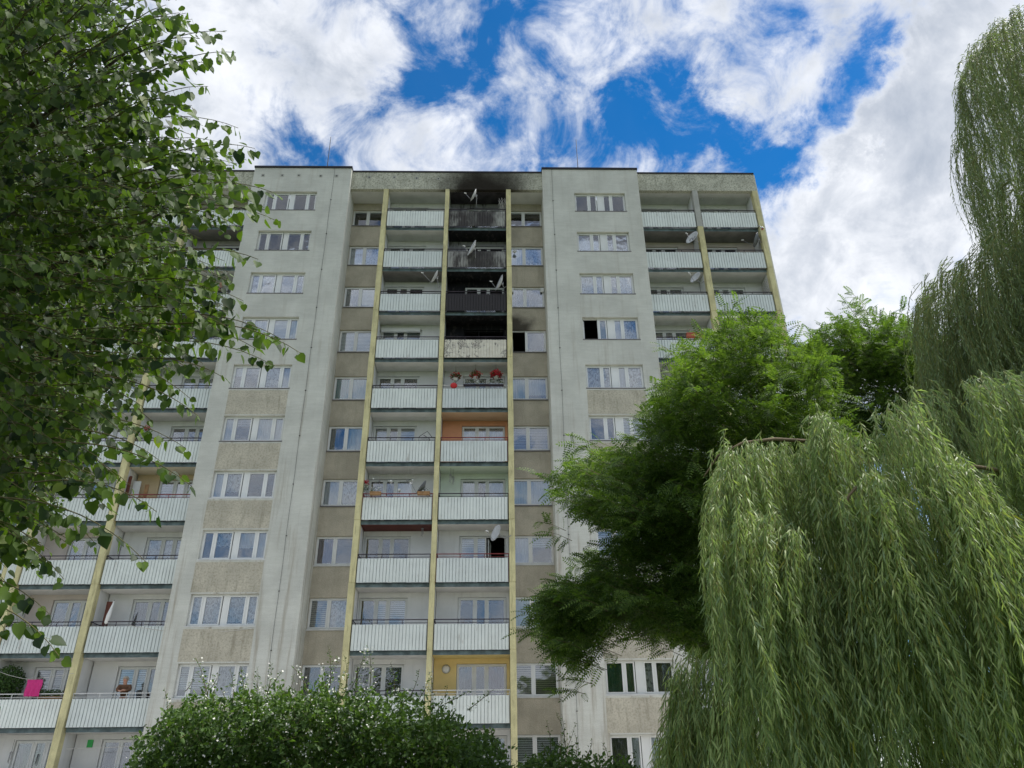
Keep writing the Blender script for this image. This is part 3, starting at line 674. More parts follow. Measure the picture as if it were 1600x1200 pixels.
def pot_row(bay, n, xs, col, lbl, box=MT['whitep'], h=.16, size=.05, dens=60, zoff=1.16, y=PY+.0):
    x0, x1 = BAYS[bay]; a, b_ = x0+xs[0], x0+xs[1]
    t = thing('flower_box', lbl, 'flower box', ((a+b_)/2, y, zf(n)+zoff), group='flower boxes on the balcony rails'); w = (b_-a)/2
    g = MB(); g.box(-w, w, -.09, .08, -h, 0); g.box(-w-.012, w+.012, -.102, .092, -.03, .004); obj('trough', g.me('trough', box), t)
    if dens:
        sm = lambda: (random.uniform(-w, w), random.uniform(-.12, .1), random.uniform(0, .22))
        obj('foliage', mesh_of('foliage', *leafquads(int(dens*w*2), size, sm, -.3), MT['potleaf']), t)
        if col is not None: obj('flowers', mesh_of('flowers', *leafquads(int(dens*w*1.2), size, lambda: (random.uniform(-w, w), random.uniform(-.12, .1), random.uniform(.08, .26)), 0), col), t)
pot_row('CR', 6, (1.05, 3.0), MT['flowerw'], 'long row of white blossoms along the balcony rail below the hanging baskets', box=MT['rail'], h=.05, dens=150, zoff=1.2)
pot_row('CL', 4, (.35, .85), MT['flowerw'], 'wooden flower box at the left of the cluttered balcony rail', MT['wood'], .14, dens=150, zoff=1.24, y=PY-.08)
pot_row('CL', 4, (2.5, 3.05), None, 'wooden flower box below the dark dish on the cluttered balcony', MT['wood'], .14, dens=90, zoff=1.24, y=PY-.08)
pot_row('LO', 1, (2.0, 2.9), None, 'trough of green plants right of the pink towel', MT['wood'], .12, dens=420, size=.09, zoff=1.15, y=PY+.28)
pot_row('RI', 7, (1.62, 2.05), MT['flowerr'], 'left one of two terracotta boxes above the locust tree', MT['terracotta'], .24, dens=40, zoff=1.36, y=PY-.05)
pot_row('RI', 7, (2.10, 2.52), MT['flowerr'], 'right one of two terracotta boxes above the locust tree', MT['terracotta'], .24, dens=40, zoff=1.36, y=PY-.05)
# red pot with a plant by the white blossoms
p = at_y(709, 603, PY+.1); t = thing('red_pot', 'round red flower pot at the left of the white blossom row', 'flower pot', tuple(p))
g = MB(); g.lathe([(.001, -.13), (.10, -.13), (.17, -.02), (.165, .06), (.12, .12), (.10, .12)], 16); obj('bowl', g.me('bowl', MT['red']), t)
obj('foliage', mesh_of('foliage', *leafquads(50, .06, lambda: (random.uniform(-.1, .1), random.uniform(-.1, .1), random.uniform(.1, .18))), MT['potleaf']), t)
# hanging ornaments of the cluttered balcony
for i, (px, py, L, lbl) in enumerate([(583, 748, .35, 'hanging ornament furthest left on the cluttered balcony'), (593, 752, .6, 'second hanging ornament from the left, above the wooden flower box'), (611, 752, .7, 'shiny hanging disc in the middle of the cluttered balcony'),
                                 (637, 751, .65, 'hanging ornament left of the dark dish, on a long string'), (645, 750, .55, 'hanging ornament closest to the dark dish')]):
    p = at_y(px, py, PY+.4); t = thing('hanging_ornament', lbl, 'ornament', tuple(p), group='ornaments hanging from one balcony ceiling')
    g = MB(); g.tube([(0, 0, .05), (0, 0, L)], .005, 4); obj('string', g.me('string', MT['rope']), t)
    g = MB(); g.blob((0, 0, 0), .07 if i == 2 else .05, 10); g.blob((0, 0, -.12), .025, 8); g.tube([(0, 0, 0), (0, 0, -.12)], .004, 4); obj('pendant', g.me('pendant', MT['whitep'] if i % 2 == 0 else MT['metal']), t)
p = at_y(624, 766, PY+.3); t = thing('ball_lamp', 'small white ball on a stick among the ornaments', 'ornament', tuple(p))
g = MB(); g.blob((0, 0, 0), .08, 12); obj('ball', g.me('ball', MT['whitep']), t); g = MB(); g.tube([(0, 0, -.07), (0, 0, -.6)], .012, 5); obj('stick', g.me('stick', MT['metal']), t)
p = at_y(572, 757, PY+.2); t = thing('figure_blossoms', 'red and white blossoms in place of a Santa-like figure at the left end of the cluttered balcony', 'flowers', tuple(p))  # blossoms stand in for a red and white figure
obj('blossoms', mesh_of('blossoms', *leafquads(130, .06, lambda: (random.uniform(-.1, .1), random.uniform(-.1, .1), random.uniform(.0, .2))), MT['flowerr']), t)
obj('leaves', mesh_of('leaves', *leafquads(160, .06, lambda: (random.uniform(-.12, .12), random.uniform(-.1, .1), random.uniform(-.35, .02))), MT['potleaf']), t)
obj('white_blossoms', mesh_of('white_blossoms', *leafquads(70, .05, lambda: (random.uniform(-.1, .1), random.uniform(-.1, .05), random.uniform(-.15, .0))), MT['flowerw']), t)
# wind chime on the pale green balcony, hanger on the right-hand inner one
for (px, py, yy, L, lbl) in [(704, 742, PY+.4, .5, 'wind chime hanging in the pale green balcony'), (708, 745, PY+.55, .45, 'thin dark string of beads hanging in the pale green balcony'), (18, 1175, PY+.3, .45, 'dark beaded ornament hanging at the bottom left balcony'), (660, 826, PY+.5, .25, 'pale tassel hanging from the dark red ceiling')]:
    p = at_y(px, py, yy); t = thing('wind_chime', lbl, 'wind chime', tuple(p))
    g = MB(); g.tube([(0, 0, 0), (0, 0, L)], .006, 4); obj('cord', g.me('cord', MT['cable']), t)
    g = MB()
    for k in range(5): a = k*1.256; g.tube([(.04*math.cos(a), .04*math.sin(a), -.02), (.045*math.cos(a), .045*math.sin(a), -.25-.04*k)], .010, 5)
    g.lathe([(.001, .02), (.06, .0), (.06, -.015), (.001, -.018)], 10); obj('pipes', g.me('pipes', MT['metal']), t)
# round lamp on the yellow wall, spotlights in the top right ceiling
p = at_y(697, 1045.5, WY); t = thing('round_wall_lamp', 'round white lamp on the yellow balcony wall', 'lamp', (p[0], WY-.002, p[2]), rot=(math.radians(90), 0, 0))
g = MB(); g.lathe([(.001, .09), (.09, .08), (.15, .045), (.165, .0)], 20); obj('lamp_shade', g.me('lamp_shade', MT['whitep']), t); g = MB(); g.lathe([(.166, .0), (.18, .0), (.18, .03), (.166, .03)], 20); obj('ring', g.me('ring', MT['metal']), t)
for k, px in enumerate((1097, 1113, 1131, 1150, 1166)):
    z = SOFZ; v = ray(px, 310.5-.0); q = CAM+v*((z-CAM[2])/v[2])
    t = thing('ceiling_spotlight', ('first', 'second', 'third', 'fourth', 'last')[k]+' from the left of five small ceiling spots on the outermost top balcony', 'spotlight', (q[0], q[1], z), group='five ceiling spots')
    g = MB(); g.lathe([(.05, .0), (.05, -.015), (.03, -.02), (.001, -.012)], 10); obj('lens', g.me('lens', MT['whitep']), t); g = MB(); g.lathe([(.051, .0), (.065, .0), (.065, -.01), (.051, -.01)], 10); obj('bezel', g.me('bezel', MT['metal']), t)
# lamp head at the outer end column
p = at_y(1191, 356, PY-.1); t = thing('wall_lamp', 'small white and red lamp sticking out from the end column', 'lamp', tuple(p))
g = MB(); g.tube([(-.2, .1, .25), (-.12, 0, .12), (-.02, 0, .02)], .02, 5); obj('bracket', g.me('bracket', MT['metal']), t); g = MB(); g.lathe([(.03, .08), (.09, -.02), (.085, -.05)], 10); obj('lamp_shade', g.me('lamp_shade', MT['whitep']), t); g = MB(); g.blob((0, 0, -.08), .045, 8); obj('bulb', g.me('bulb', MT['red']), t)
# camera-like lamp in a window corner
p = at_y(804, 393, WY-.1); t = thing('corner_lamp', 'white bulging lamp in the window corner right of the sooty balconies', 'lamp', tuple(p))
g = MB(); g.blob((0, 0, 0), .11, 12, sz=.8); obj('body', g.me('body', MT['whitep']), t); g = MB(); g.tube([(0, 0, 0), (-.02, .12, .05)], .04, 8); obj('arm', g.me('arm', MT['metal']), t)

# people
def skinned(name, chain, edges, mt, parent, sub=2):
    me = bpy.data.meshes.new(name); me.from_pydata([c[:3] for c in chain], edges, []); me.materials.append(mt)
    o = obj(name, me, parent); md = o.modifiers.new('skin', 'SKIN')
    for i, c in enumerate(chain):
        sv = me.skin_vertices[0].data[i]; sv.radius = (c[3], c[4] if len(c) > 4 else c[3]); sv.use_root = (i == 0)
    md.use_smooth_shade = True
    sb = o.modifiers.new('smooth', 'SUBSURF'); sb.levels = sb.render_levels = sub
    return o
def person(x, y, zfloor, rail, lbl, top, hairm, turn, bare=False, height=1.62):
    """leans on the rail with folded forearms; local -y faces outwards"""
    t = thing('person', lbl, 'person', (x, y, zfloor), (0, 0, turn)); k = height/1.7
    hz, sh = .92*k, 1.36*k; r = rail-.0
    ch = [(0, .16, hz, .12, .10), (0, .12, hz+.2, .10, .08), (0, .04, sh-.10, .11, .08), (0, -.02, sh+.03, .055), (0, -.06, sh+.13, .10, .115), (0, -.06, sh+.25, .098, .11),
          (-.17, .02, sh-.05, .045), (-.23, -.09, r+.13, .038), (-.10, -.30, r+.07, .034), (-.01, -.33, r+.06, .03),
          (.17, .02, sh-.05, .045), (.23, -.09, r+.13, .038), (.10, -.32, r+.09, .034), (.01, -.34, r+.11, .03),
          (-.10, .16, hz-.12, .10), (-.11, .12, .48*k, .065), (-.11, .17, .08, .045), (-.12, .05, .03, .035),
          (.10, .16, hz-.12, .10), (.11, .12, .48*k, .065), (.11, .17, .08, .045), (.12, .05, .03, .035), (0, -.155, sh+.20, .018)]
    ed = [(0, 1), (1, 2), (2, 3), (3, 4), (4, 5), (2, 6), (6, 7), (7, 8), (8, 9), (2, 10), (10, 11), (11, 12), (12, 13), (0, 14), (14, 15), (15, 16), (16, 17), (0, 18), (18, 19), (19, 20), (20, 21), (4, 22)]
    skinned('body', ch, ed, MT['skin'], t)
    tp = [(0, .16, hz, .165, .135), (0, .12, hz+.2, .15, .12), (0, .04, sh-.10, .20, .15), (0, -.0, sh-.005, .10), (-.19, .02, sh-.05, .095), (.19, .02, sh-.05, .095)]
    te = [(0, 1), (1, 2), (2, 3), (2, 4), (2, 5)]
    if bare: tp += [(-.22, -.04, sh-.14, .065), (.22, -.04, sh-.14, .065)]; te += [(4, 6), (5, 7)]
    else: tp += [(-.24, -.09, r+.13, .075), (-.12, -.28, r+.07, .058), (.24, -.09, r+.13, .075), (.12, -.30, r+.085, .058)]; te += [(4, 6), (6, 7), (5, 8), (8, 9)]
    skinned('jacket' if not bare else 'shirt', tp, te, top, t)
    skinned('trousers', [(0, .16, hz, .17, .14), (-.10, .16, hz-.12, .115), (-.11, .12, .48*k, .08), (-.11, .17, .1, .06), (.10, .16, hz-.12, .115), (.11, .12, .48*k, .08), (.11, .17, .1, .06)], [(0, 1), (1, 2), (2, 3), (0, 4), (4, 5), (5, 6)], MT['navy'], t)
    g = MB(); i0 = len(g.v); g.blob((0, -.045, sh+.225), .122, 14, sz=1.0)
    g.v = [v if not (v[1] < -.07 and v[2] < sh+.27) else (v[0]*.9, -.05, v[2]) for v in g.v]; obj('hair', g.me('hair', hairm), t)
    g = MB()
    for s_ in (-1, 1): g.blob((.03*s_, -.148, sh+.225), .011, 8)
    obj('eyes', g.me('eyes', MT['cable']), t)
    g = MB(); g.box(-.026, .026, -.156, -.14, sh+.158, sh+.166); obj('mouth', g.me('mouth', MT['flowerr']), t)
    g = MB()
    for s_ in (-1, 1):
        for q in range(5):
            a = q*.019-.04; g.tube([(-.01*s_+a*.5*s_, -.335, r+.085+.004*q), (a*s_, -.372-.004*(2-abs(q-2)), r+.075), (a*s_, -.378, r+.05)], .0085, 5)
    obj('fingers', g.me('fingers', MT['skin']), t)
    return t
h1 = at_y(191, 1073, PY+.2); person(h1[0], PY+.42, zf(1)+.13, 1.12, 'grey-haired person in a brown cardigan leaning on a white balcony rail', MT['cardigan'], MT['hair'], .15, height=1.80)
h2 = at_y(343, 449, PY+.2); person(h2[0], PY+.42, zf(8)+.13, 1.12, 'bare-armed person in a dark shirt leaning on the rail beside the lime leaves', MT['navy'], MT['skin'], -.1, True, height=1.86)

def cloth(name, lbl, cat, px0, py0, px1, py1, y, mt, rail_top=True):
    a = at_y(px0, py0, y); b_ = at_y(px1, py1, y); w, h = abs(b_[0]-a[0]), abs(a[2]-b_[2])
    n = 14; vs = []; fs = []
    for side in (0, 1):
        for i in range(n+1):
            for j in range(9):
                x = w*i/n; z = -h*j/8; vs.append((x+.02*math.sin(j*.8), .03*math.sin(i*1.4+j*.25)*(.2+j/8)+side*.012, z))
    m = 9
    for side in (0, 1):
        o_ = side*(n+1)*m
        for i in range(n):
            for j in range(8): fs.append((o_+i*m+j, o_+(i+1)*m+j, o_+(i+1)*m+j+1, o_+i*m+j+1))
    return obj(name, mesh_of(name, vs, fs, mt), None, tuple(a), lbl, cat)
cloth('towel', 'bright pink towel hanging above a balcony rail', 'towel', 43, 1062, 60, 1088, PY-.02, MT['pink'])
cloth('orange_cloth', 'orange cloth hung on a balcony behind the lime leaves', 'cloth', 268, 513, 286, 530, PY-.02, MT['orange'])
cloth('blue_cloth', 'dark blue cloth beside the orange cloth', 'cloth', 259, 511, 267, 527, PY-.02, MT['blue'])
cloth('jacket', 'dark navy garment draped over the rail beside the bare-armed person', 'garment', 300, 450, 330, 458, PY-.03, MT['navy'])
# boards, umbrella, wall pictures
def board(name, lbl, cat, px0, py0, px1, py1, y, mt, th=.04):
    a = at_y(px0, py1, y); b_ = at_y(px1, py0, y); w, h = b_[0]-a[0], b_[2]-a[2]
    t = thing(name, lbl, cat, (a[0], y, a[2])); g = MB(); g.box(0, w, 0, th, 0, h); obj('panel', g.me('panel', mt), t)
    g = MB(); e = .03; g.box(0, w, -.012, -.001, 0, e); g.box(0, w, -.012, -.001, h-e, h); g.box(0, e, -.012, -.001, e, h-e); g.box(w-e, w, -.012, -.001, e, h-e); obj('frame', g.me('frame', mt), t)
board('cabinet_door', 'brown board standing at the balcony end behind the folded parasol', 'board', 157, 940, 176, 985, PY+.5, MT['brown'])
board('wooden_board', 'orange wooden board on the cream balcony', 'board', 222, 757, 233, 780, PY+.7, MT['wood'])
board('white_board', 'white board leaning left of the orange wooden one', 'board', 203, 752, 221, 780, PY+.75, MT['whitep'])
board('brown_post', 'dark red post standing at the left end of the cream balcony', 'post', 198, 744, 203, 779, PY+.4, MT['brown'])
board('green_picture', 'bright green picture on the lowest visible balcony wall', 'picture', 135, 1156, 146, 1168, WY-.05, MT['green'])
p = at_y(165, 975, PY+.1); t = thing('folded_parasol', 'folded white parasol tied up in front of the brown board', 'parasol', tuple(p), (0, math.radians(8), 0))
g = MB(); g.lathe([(.02, .95), (.05, .7), (.09, .35), (.075, .05), (.03, .0)], 10); obj('canopy', g.me('canopy', MT['whitep']), t); g = MB(); g.tube([(0, 0, -.9), (0, 0, 1.0)], .015, 6); obj('pole', g.me('pole', MT['metal']), t)
# lattice and drying rack
p = at_y(662, 703, PY+.2); t = thing('drying_rack', 'folded wire drying rack at the right end of a balcony', 'drying rack', (p[0], PY+.25, zf(5)+1.05))
g = MB(); g.tube([(-.3, 0, -.2), (-.25, 0, .30), (.12, .1, .62), (.35, .2, .35)], .014, 5); g.tube([(.28, 0, -.2), (.25, .0, .18), (-.05, .1, .42)], .014, 5); obj('frame', g.me('frame', MT['cable']), t)
g = MB()
for k in range(7): g.tube([(-.27+.02*k, .02*k, .0+.05*k), (.26, .02, -.02+.03*k)], .006, 4)
obj('wires', g.me('wires', MT['metal']), t)
t = thing('wall_trellis', 'pale wooden trellis on the side wall of an outer balcony', 'trellis', (14.62, PY+.25, zf(8)+1.0))
for k in range(9):
    g = MB(); g.box(-.02, 0, 0, .9, k*.16, k*.16+.04); obj('slat', g.me('slat', MT['rope']), t)
for k in range(5):
    g = MB(); g.box(-.045, -.021, k*.2, k*.2+.04, 0, 1.35); obj('slat', g.me('slat', MT['rope']), t)
t = thing('charred_trellis', 'bare twisted creeper stems at the right end of the top sooty balcony', 'creeper', (.45, PY+.3, zf(10)+1.2))
g = MB()
for k in range(16):
    x = random.uniform(-.25, .1); y = random.uniform(-.2, .3); g.tube([(x, y, -.2), (x+random.uniform(-.1, .1), y, .3), (x+random.uniform(-.1, .1), y, .6), (x+random.uniform(-.12, .12), y, .95)], .011, 4)
obj('stems', g.me('stems', MT['rope']), t)
# plant on the far left balcony
p = at_y(14, 1064, PY+.5); t = thing('balcony_shrub', 'leafy dark green shrub in a pot at the left edge of the picture', 'potted plant', (p[0]-.05, PY+.55, zf(1)))
obj('foliage', mesh_of('foliage', *leafquads(2600, .09, (lambda f: (lambda: (lambda v: (v[0], v[1], v[2]+1.75))(f())))(in_ball(.62, 1.05))), MT['potleaf']), t)
g = MB(); g.lathe([(.001, 0), (.2, 0), (.27, .4), (.24, .4), (.2, .1)], 14); obj('pot', g.me('pot', MT['terracotta']), t); g = MB(); g.tube([(0, 0, .2), (.02, 0, 1), (0, 0, 1.7)], .03, 6); obj('stem', g.me('stem', MT['bark']), t)
p = at_y(230, 668, PY+.2); t = thing('red_geranium', 'cluster of red flowers seen through the lime leaves', 'flowers', tuple(p))
obj('blossoms', mesh_of('blossoms', *leafquads(90, .07, in_ball(.14)), MT['flowerr']), t); obj('leaves', mesh_of('leaves', *leafquads(120, .06, lambda: (random.uniform(-.2, .2), random.uniform(-.1, .1), random.uniform(-.3, -.05))), MT['potleaf']), t)
# lines
def line(name, lbl, cat, pts, sag, r, mt):
    P = [Vector(p) for p in pts]; out = []
    for a, b_ in zip(P, P[1:]):
        for k in range(9):
            u = k/8; q = a.lerp(b_, u); q.z -= sag*4*u*(1-u); out.append(q)
    g = MB(); g.tube([tuple(o) for o in out], r, 4); return obj(name, g.me(name, mt), None, (0, 0, 0), lbl, cat)
line('loose_cable', 'pale cable sagging from a balcony rail across the grey tower', 'cable', [at_y(202, 977, PY-.1), at_y(395, 982, -.05)], .22, .012, MT['rope'])
line('washing_line', 'washing line above the pink towel', 'washing line', [at_y(0, 1050, PY-.05), at_y(42, 1061, PY-.05), at_y(115, 1052, PY-.05)], .03, .009, MT['rope'])
line('washing_line', 'washing line across the lowest balcony with the green picture', 'washing line', [at_y(104, 1170, PY+.0), at_y(215, 1165, PY+.0)], .02, .009, MT['rope'])
line('washing_line', 'washing line in the white balcony left of the sooty stack, second floor from top', 'washing line', [at_y(606, 377, PY+.25), at_y(692, 382, PY+.25)], .08, .008, MT['rope'])

# ------------------------------------------------------------------ vegetation
def inpoly(poly, x, y):
    c = False; j = len(poly)-1
    for i in range(len(poly)):
        xi, yi = poly[i]; xj, yj = poly[j]
        if (yi > y) != (yj > y) and x < (xj-xi)*(y-yi)/(yj-yi)+xi: c = not c
        j = i
    return c
def sample_poly(poly):
    xs = [p[0] for p in poly]; ys = [p[1] for p in poly]
    while True:
        x = random.uniform(min(xs), max(xs)); y = random.uniform(min(ys), max(ys))
        if inpoly(poly, x, y): return x, y
def edge_dist(poly, x, y):
    best = 1e9
    for (x0, y0), (x1, y1) in zip(poly, poly[1:]+poly[:1]):
        dx, dy = x1-x0, y1-y0; L = dx*dx+dy*dy
        t = max(0, min(1, ((x-x0)*dx+(y-y0)*dy)/L)) if L else 0
        best = min(best, math.hypot(x-x0-t*dx, y-y0-t*dy))
    return best
def norm(a): return a/np.maximum(np.linalg.norm(a, axis=-1, keepdims=True), 1e-9)
def stamp(name, tv, tf, P, T, N, S, material):
    """copies of a small template (tv, quads/tris tf) at P with tip direction T, normal N, scale S"""
    P = np.asarray(P, float); T = norm(np.asarray(T, float)); N = np.asarray(N, float); S = np.asarray(S, float)
    X = norm(np.cross(T, N)); Z = np.cross(X, T); tv = np.asarray(tv, float); n, k = len(P), len(tv)
    V = (P[:, None, :]+S[:, None, None]*(tv[None, :, 0, None]*X[:, None, :]+tv[None, :, 1, None]*T[:, None, :]+tv[None, :, 2, None]*Z[:, None, :])).reshape(-1, 3)
    sizes = np.array([len(f) for f in tf]); flat = np.concatenate([np.array(f) for f in tf])
    loops = (flat[None, :]+(np.arange(n)*k)[:, None]).reshape(-1).astype(np.int32)
    starts = np.concatenate([[0], np.cumsum(np.tile(sizes, n))[:-1]]).astype(np.int32)
    me = bpy.data.meshes.new(name); me.vertices.add(len(V)); me.vertices.foreach_set('co', V.astype(np.float32).reshape(-1))
    me.loops.add(len(loops)); me.loops.foreach_set('vertex_index', loops)
    me.polygons.add(len(starts)); me.polygons.foreach_set('loop_start', starts)
    me.materials.append(material); me.update(calc_edges=True); me.validate(); return me
def bezier(a, b_, c, n):
    return [a*(1-t)**2+b_*2*t*(1-t)+c*t*t for t in [i/n for i in range(n+1)]]
V3 = lambda v: np.array(v, float)

# --- lime tree, close on the left
HEART_V = [(0, 0, 0), (.26, -.10, .05), (.50, .15, .09), (.47, .48, .08), (.24, .80, .03), (0, 1.08, -.06), (0, .45, 0), (-.24, .80, .03), (-.47, .48, .08), (-.50, .15, .09), (-.26, -.10, .05),
           (-.012, -.62, .0), (.012, -.62, .0), (.014, 0, -.004), (-.014, 0, -.004)]
HEART_F = [(0, 1, 2, 6), (6, 2, 3), (6, 3, 4, 5), (0, 6, 9, 10), (6, 8, 9), (6, 5, 7, 8), (11, 12, 13, 14)]
M_LIME = leaf_mat('lime_leaf', (.018, .044, .012), (.115, .195, .022), .44, back=(.085, .14, .035), rough=.55, var_s=.9, yellow=(.16, .22, .03))
def lime_tree():
    T0 = thing('lime_tree', 'broad lime tree with heart-shaped leaves close by on the left', 'tree', (-6.6, -27.2, 0))
    base = V3((-6.6, -27.2, 0)); trunk_top = V3((-6.2, -26.9, 11.0))
    off = lambda pts: [tuple(V3(p)-base) for p in pts]
    g = MB(); g.tube(off([base, base+V3((.05, 0, 2)), base+V3((.2, .1, 5)), base+V3((.3, .2, 8)), trunk_top]), .26, 12, r1=.09); obj('trunk', g.me('trunk', MT['bark']), T0)
    poly = [(-260, -260), (250, -80), (285, 0), (300, 60), (275, 110), (298, 160), (345, 215), (378, 262), (368, 320), (352, 370), (358, 430), (378, 490), (362, 540), (315, 580), (265, 610), (245, 650),
            (215, 690), (200, 740), (165, 790), (135, 825), (105, 870), (60, 905), (-30, 930), (-260, 980)]
    tips = [(368, 82, 5.0), (352, 50, 5.2), (325, 135, 4.8), (330, 100, 5.4), (398, 232, 4.9), (385, 250, 5.6), (372, 200, 5.2), (425, 300, 4.5), (410, 322, 5.0), (432, 345, 5.2), (403, 405, 4.6), (398, 300, 5.4),
            (470, 552, 4.6), (440, 530, 4.9), (425, 570, 5.2), (400, 545, 5.0), (350, 590, 4.7), (362, 515, 4.8), (310, 650, 4.8), (300, 625, 5.4), (250, 720, 4.8), (300, 760, 4.4), (245, 800, 4.5), (228, 878, 4.4),
            (150, 850, 4.9), (175, 800, 5.1), (100, 905, 4.8), (62, 890, 5.0), (92, 1025, 4.3), (78, 960, 4.6), (28, 945, 5.2), (10, 985, 4.8), (-10, 1100, 4.6), (345, 445, 5.0), (380, 470, 5.1), (330, 480, 5.4),
            (312, 60, 5.2), (300, 30, 5.6), (340, 250, 5.2), (375, 355, 5.2), (290, 700, 5.6), (205, 760, 5.3), (280, 20, 4.7)]
    twigs = []
    for (x, y, d) in tips:
        twigs.append((at(x, y, d), random.uniform(1.0, 1.5), 1))
    n = 0
    while n < 2100:
        x, y = sample_poly(poly); e = edge_dist(poly, x, y) if x > -100 else 300
        d = random.uniform(4.7, 10.5)
        if e < 60 and d > 7.2: continue
        if e < 130 and d > 6.5 and random.random() < .45: continue
        if x < -120 and random.random() < .6: continue
        twigs.append((at(x, y, d), random.uniform(.7, 1.2), 0)); n += 1
    for k in range(1700):
        x, y = sample_poly([(-400, -250), (180, -60), (215, 60), (210, 200), (265, 330), (250, 480), (195, 620), (150, 730), (80, 830), (-20, 880), (-400, 920)]); twigs.append((at(x, y, random.uniform(7.5, 12)), random.uniform(.9, 1.3), 0))
    P, T, N, S = [], [], [], []; singles = []; tw = MB(); limbs = MB()
    for (tip, L, ex) in twigs:
        # comes out of the crown: from the trunk side, rising then hanging
        hub = V3((-6.3, -27.0, min(11, max(2.6, tip[2]+random.uniform(-.4, 1.3)))))
        dirv = norm(tip-hub+RNG.normal(0, .35, 3)*(0.4 if ex else 1.0)); dirv[2] *= .4; dirv = norm(dirv)
        if ex: dirv = norm(dirv + .0*_r)
        a = tip-dirv*L+V3((0, 0, .32*L)); mid = tip-dirv*L*.42+V3((0, 0, .30*L))
        pts = bezier(a, mid, tip, 9)
        tw.tube(off(pts[::1 if ex else 3]), .006 if ex else .005, 4, r1=.0018, cap=False)
        k = int(L/.052); seglen = L/k
        for i in range(k+1):
            u = .12+.88*i/k; p = V3(pts[min(8, int(u*9))])*(1-(u*9-min(8, int(u*9))))+V3(pts[min(9, int(u*9)+1)])*(u*9-min(8, int(u*9)))
            if not ex and i % 2 == 1 and random.random() < .35: continue
            side = 1 if i % 2 else -1; w = norm(np.cross(dirv, (0, 0, 1)))
            s = random.uniform(.045, .078)*(1.22 if ex else 1)*(1.0 if u < .85 else .72)
            t = norm(side*w*random.uniform(.15, .7)+dirv*random.uniform(.0, .5)+V3((0, 0, -random.uniform(.35, 1.15)))+RNG.normal(0, .22, 3))
            nn = norm(V3((random.gauss(0, .55), random.gauss(-.30, .55), random.gauss(.55, .35))))
            base_p = p+t*.55*s
            if ex and len(singles) < 296 and random.random() < .62: singles.append((base_p, t, nn, s))
            else: P.append(base_p); T.append(t); N.append(nn); S.append(s)
    P = np.array(P)
    me = stamp('foliage', HEART_V, HEART_F, P-base, T, N, S, M_LIME); obj('foliage', me, T0, kind='stuff')
    lm = [mesh_of('leaf', [(x+random.uniform(-.03, .03)*(abs(x) > .1), y, z+random.uniform(-.04, .04)*(abs(x) > .1)) for x, y, z in HEART_V], HEART_F, M_LIME) for _ in range(5)]
    for (p, t, nn, s) in singles:
        X = norm(np.cross(t, nn)); Z = np.cross(X, t); o = obj('leaf', random.choice(lm), T0)
        m = Matrix.Identity(4)
        for r_ in range(3): m[r_][0] = X[r_]*s; m[r_][1] = t[r_]*s; m[r_][2] = Z[r_]*s; m[r_][3] = p[r_]-base[r_]
        o.matrix_local = m
    obj('twigs', tw.me('twigs', MT['twig']), T0, kind='stuff')
    for (x, y, d) in [(120, 60, 7), (200, 250, 7), (150, 420, 7.5), (250, 500, 6.4), (60, 620, 7), (140, 720, 6.4), (40, 180, 8.5), (-80, 400, 6.5), (20, 850, 6), (260, 330, 6), (200, 80, 6)]:
        e = at(x, y, d); h = V3((-6.35, -27.05, max(2.2, e[2]-2.0)))
        g = MB(); g.tube(off(bezier(h, (h+e)/2+V3((0, 0, .5)), e, 8)), .055, 6, r1=.010); obj('branch', g.me('branch', MT['bark']), T0)
lime_tree()

# --- locust trees behind
def comb_template(pairs=8):
    v, f = [], []
    def q(*pts):
        i = len(v); v.extend(pts); f.append(tuple(range(i, i+len(pts))))
    drop = lambda y: -.30*y*y
    q((-.008, 0, 0), (.008, 0, 0), (.007, .5, drop(.5)), (-.007, .5, drop(.5))); q((-.007, .5, drop(.5)), (.007, .5, drop(.5)), (.003, 1, drop(1)), (-.003, 1, drop(1)))
    for k in range(pairs):
        y = .14+.82*k/(pairs-1); L = .27*(1-.35*abs(k/(pairs-1)-.4)); z = drop(y)
        for s in (-1, 1):
            a = (.006*s, y, z); b_ = (s*L*.45, y-.030, z+.012); c = (s*L, y+.04, z-.045); d = (s*L*.5, y+.075, z+.012); q(a, b_, c, d)
    q((0, 1, drop(1)), (.05, 1.08, drop(1)-.05), (0, 1.2, drop(1)-.1), (-.05, 1.08, drop(1)-.05)); return v, f
COMB_V, COMB_F = comb_template(7)
M_LOC = leaf_mat('locust_leaf', (.060, .115, .028), (.15, .235, .052), .43, rough=.6, var_s=.8)
M_LOC2 = leaf_mat('locust_leaf_dark', (.055, .11, .026), (.14, .225, .048), .43, rough=.6, var_s=.8)
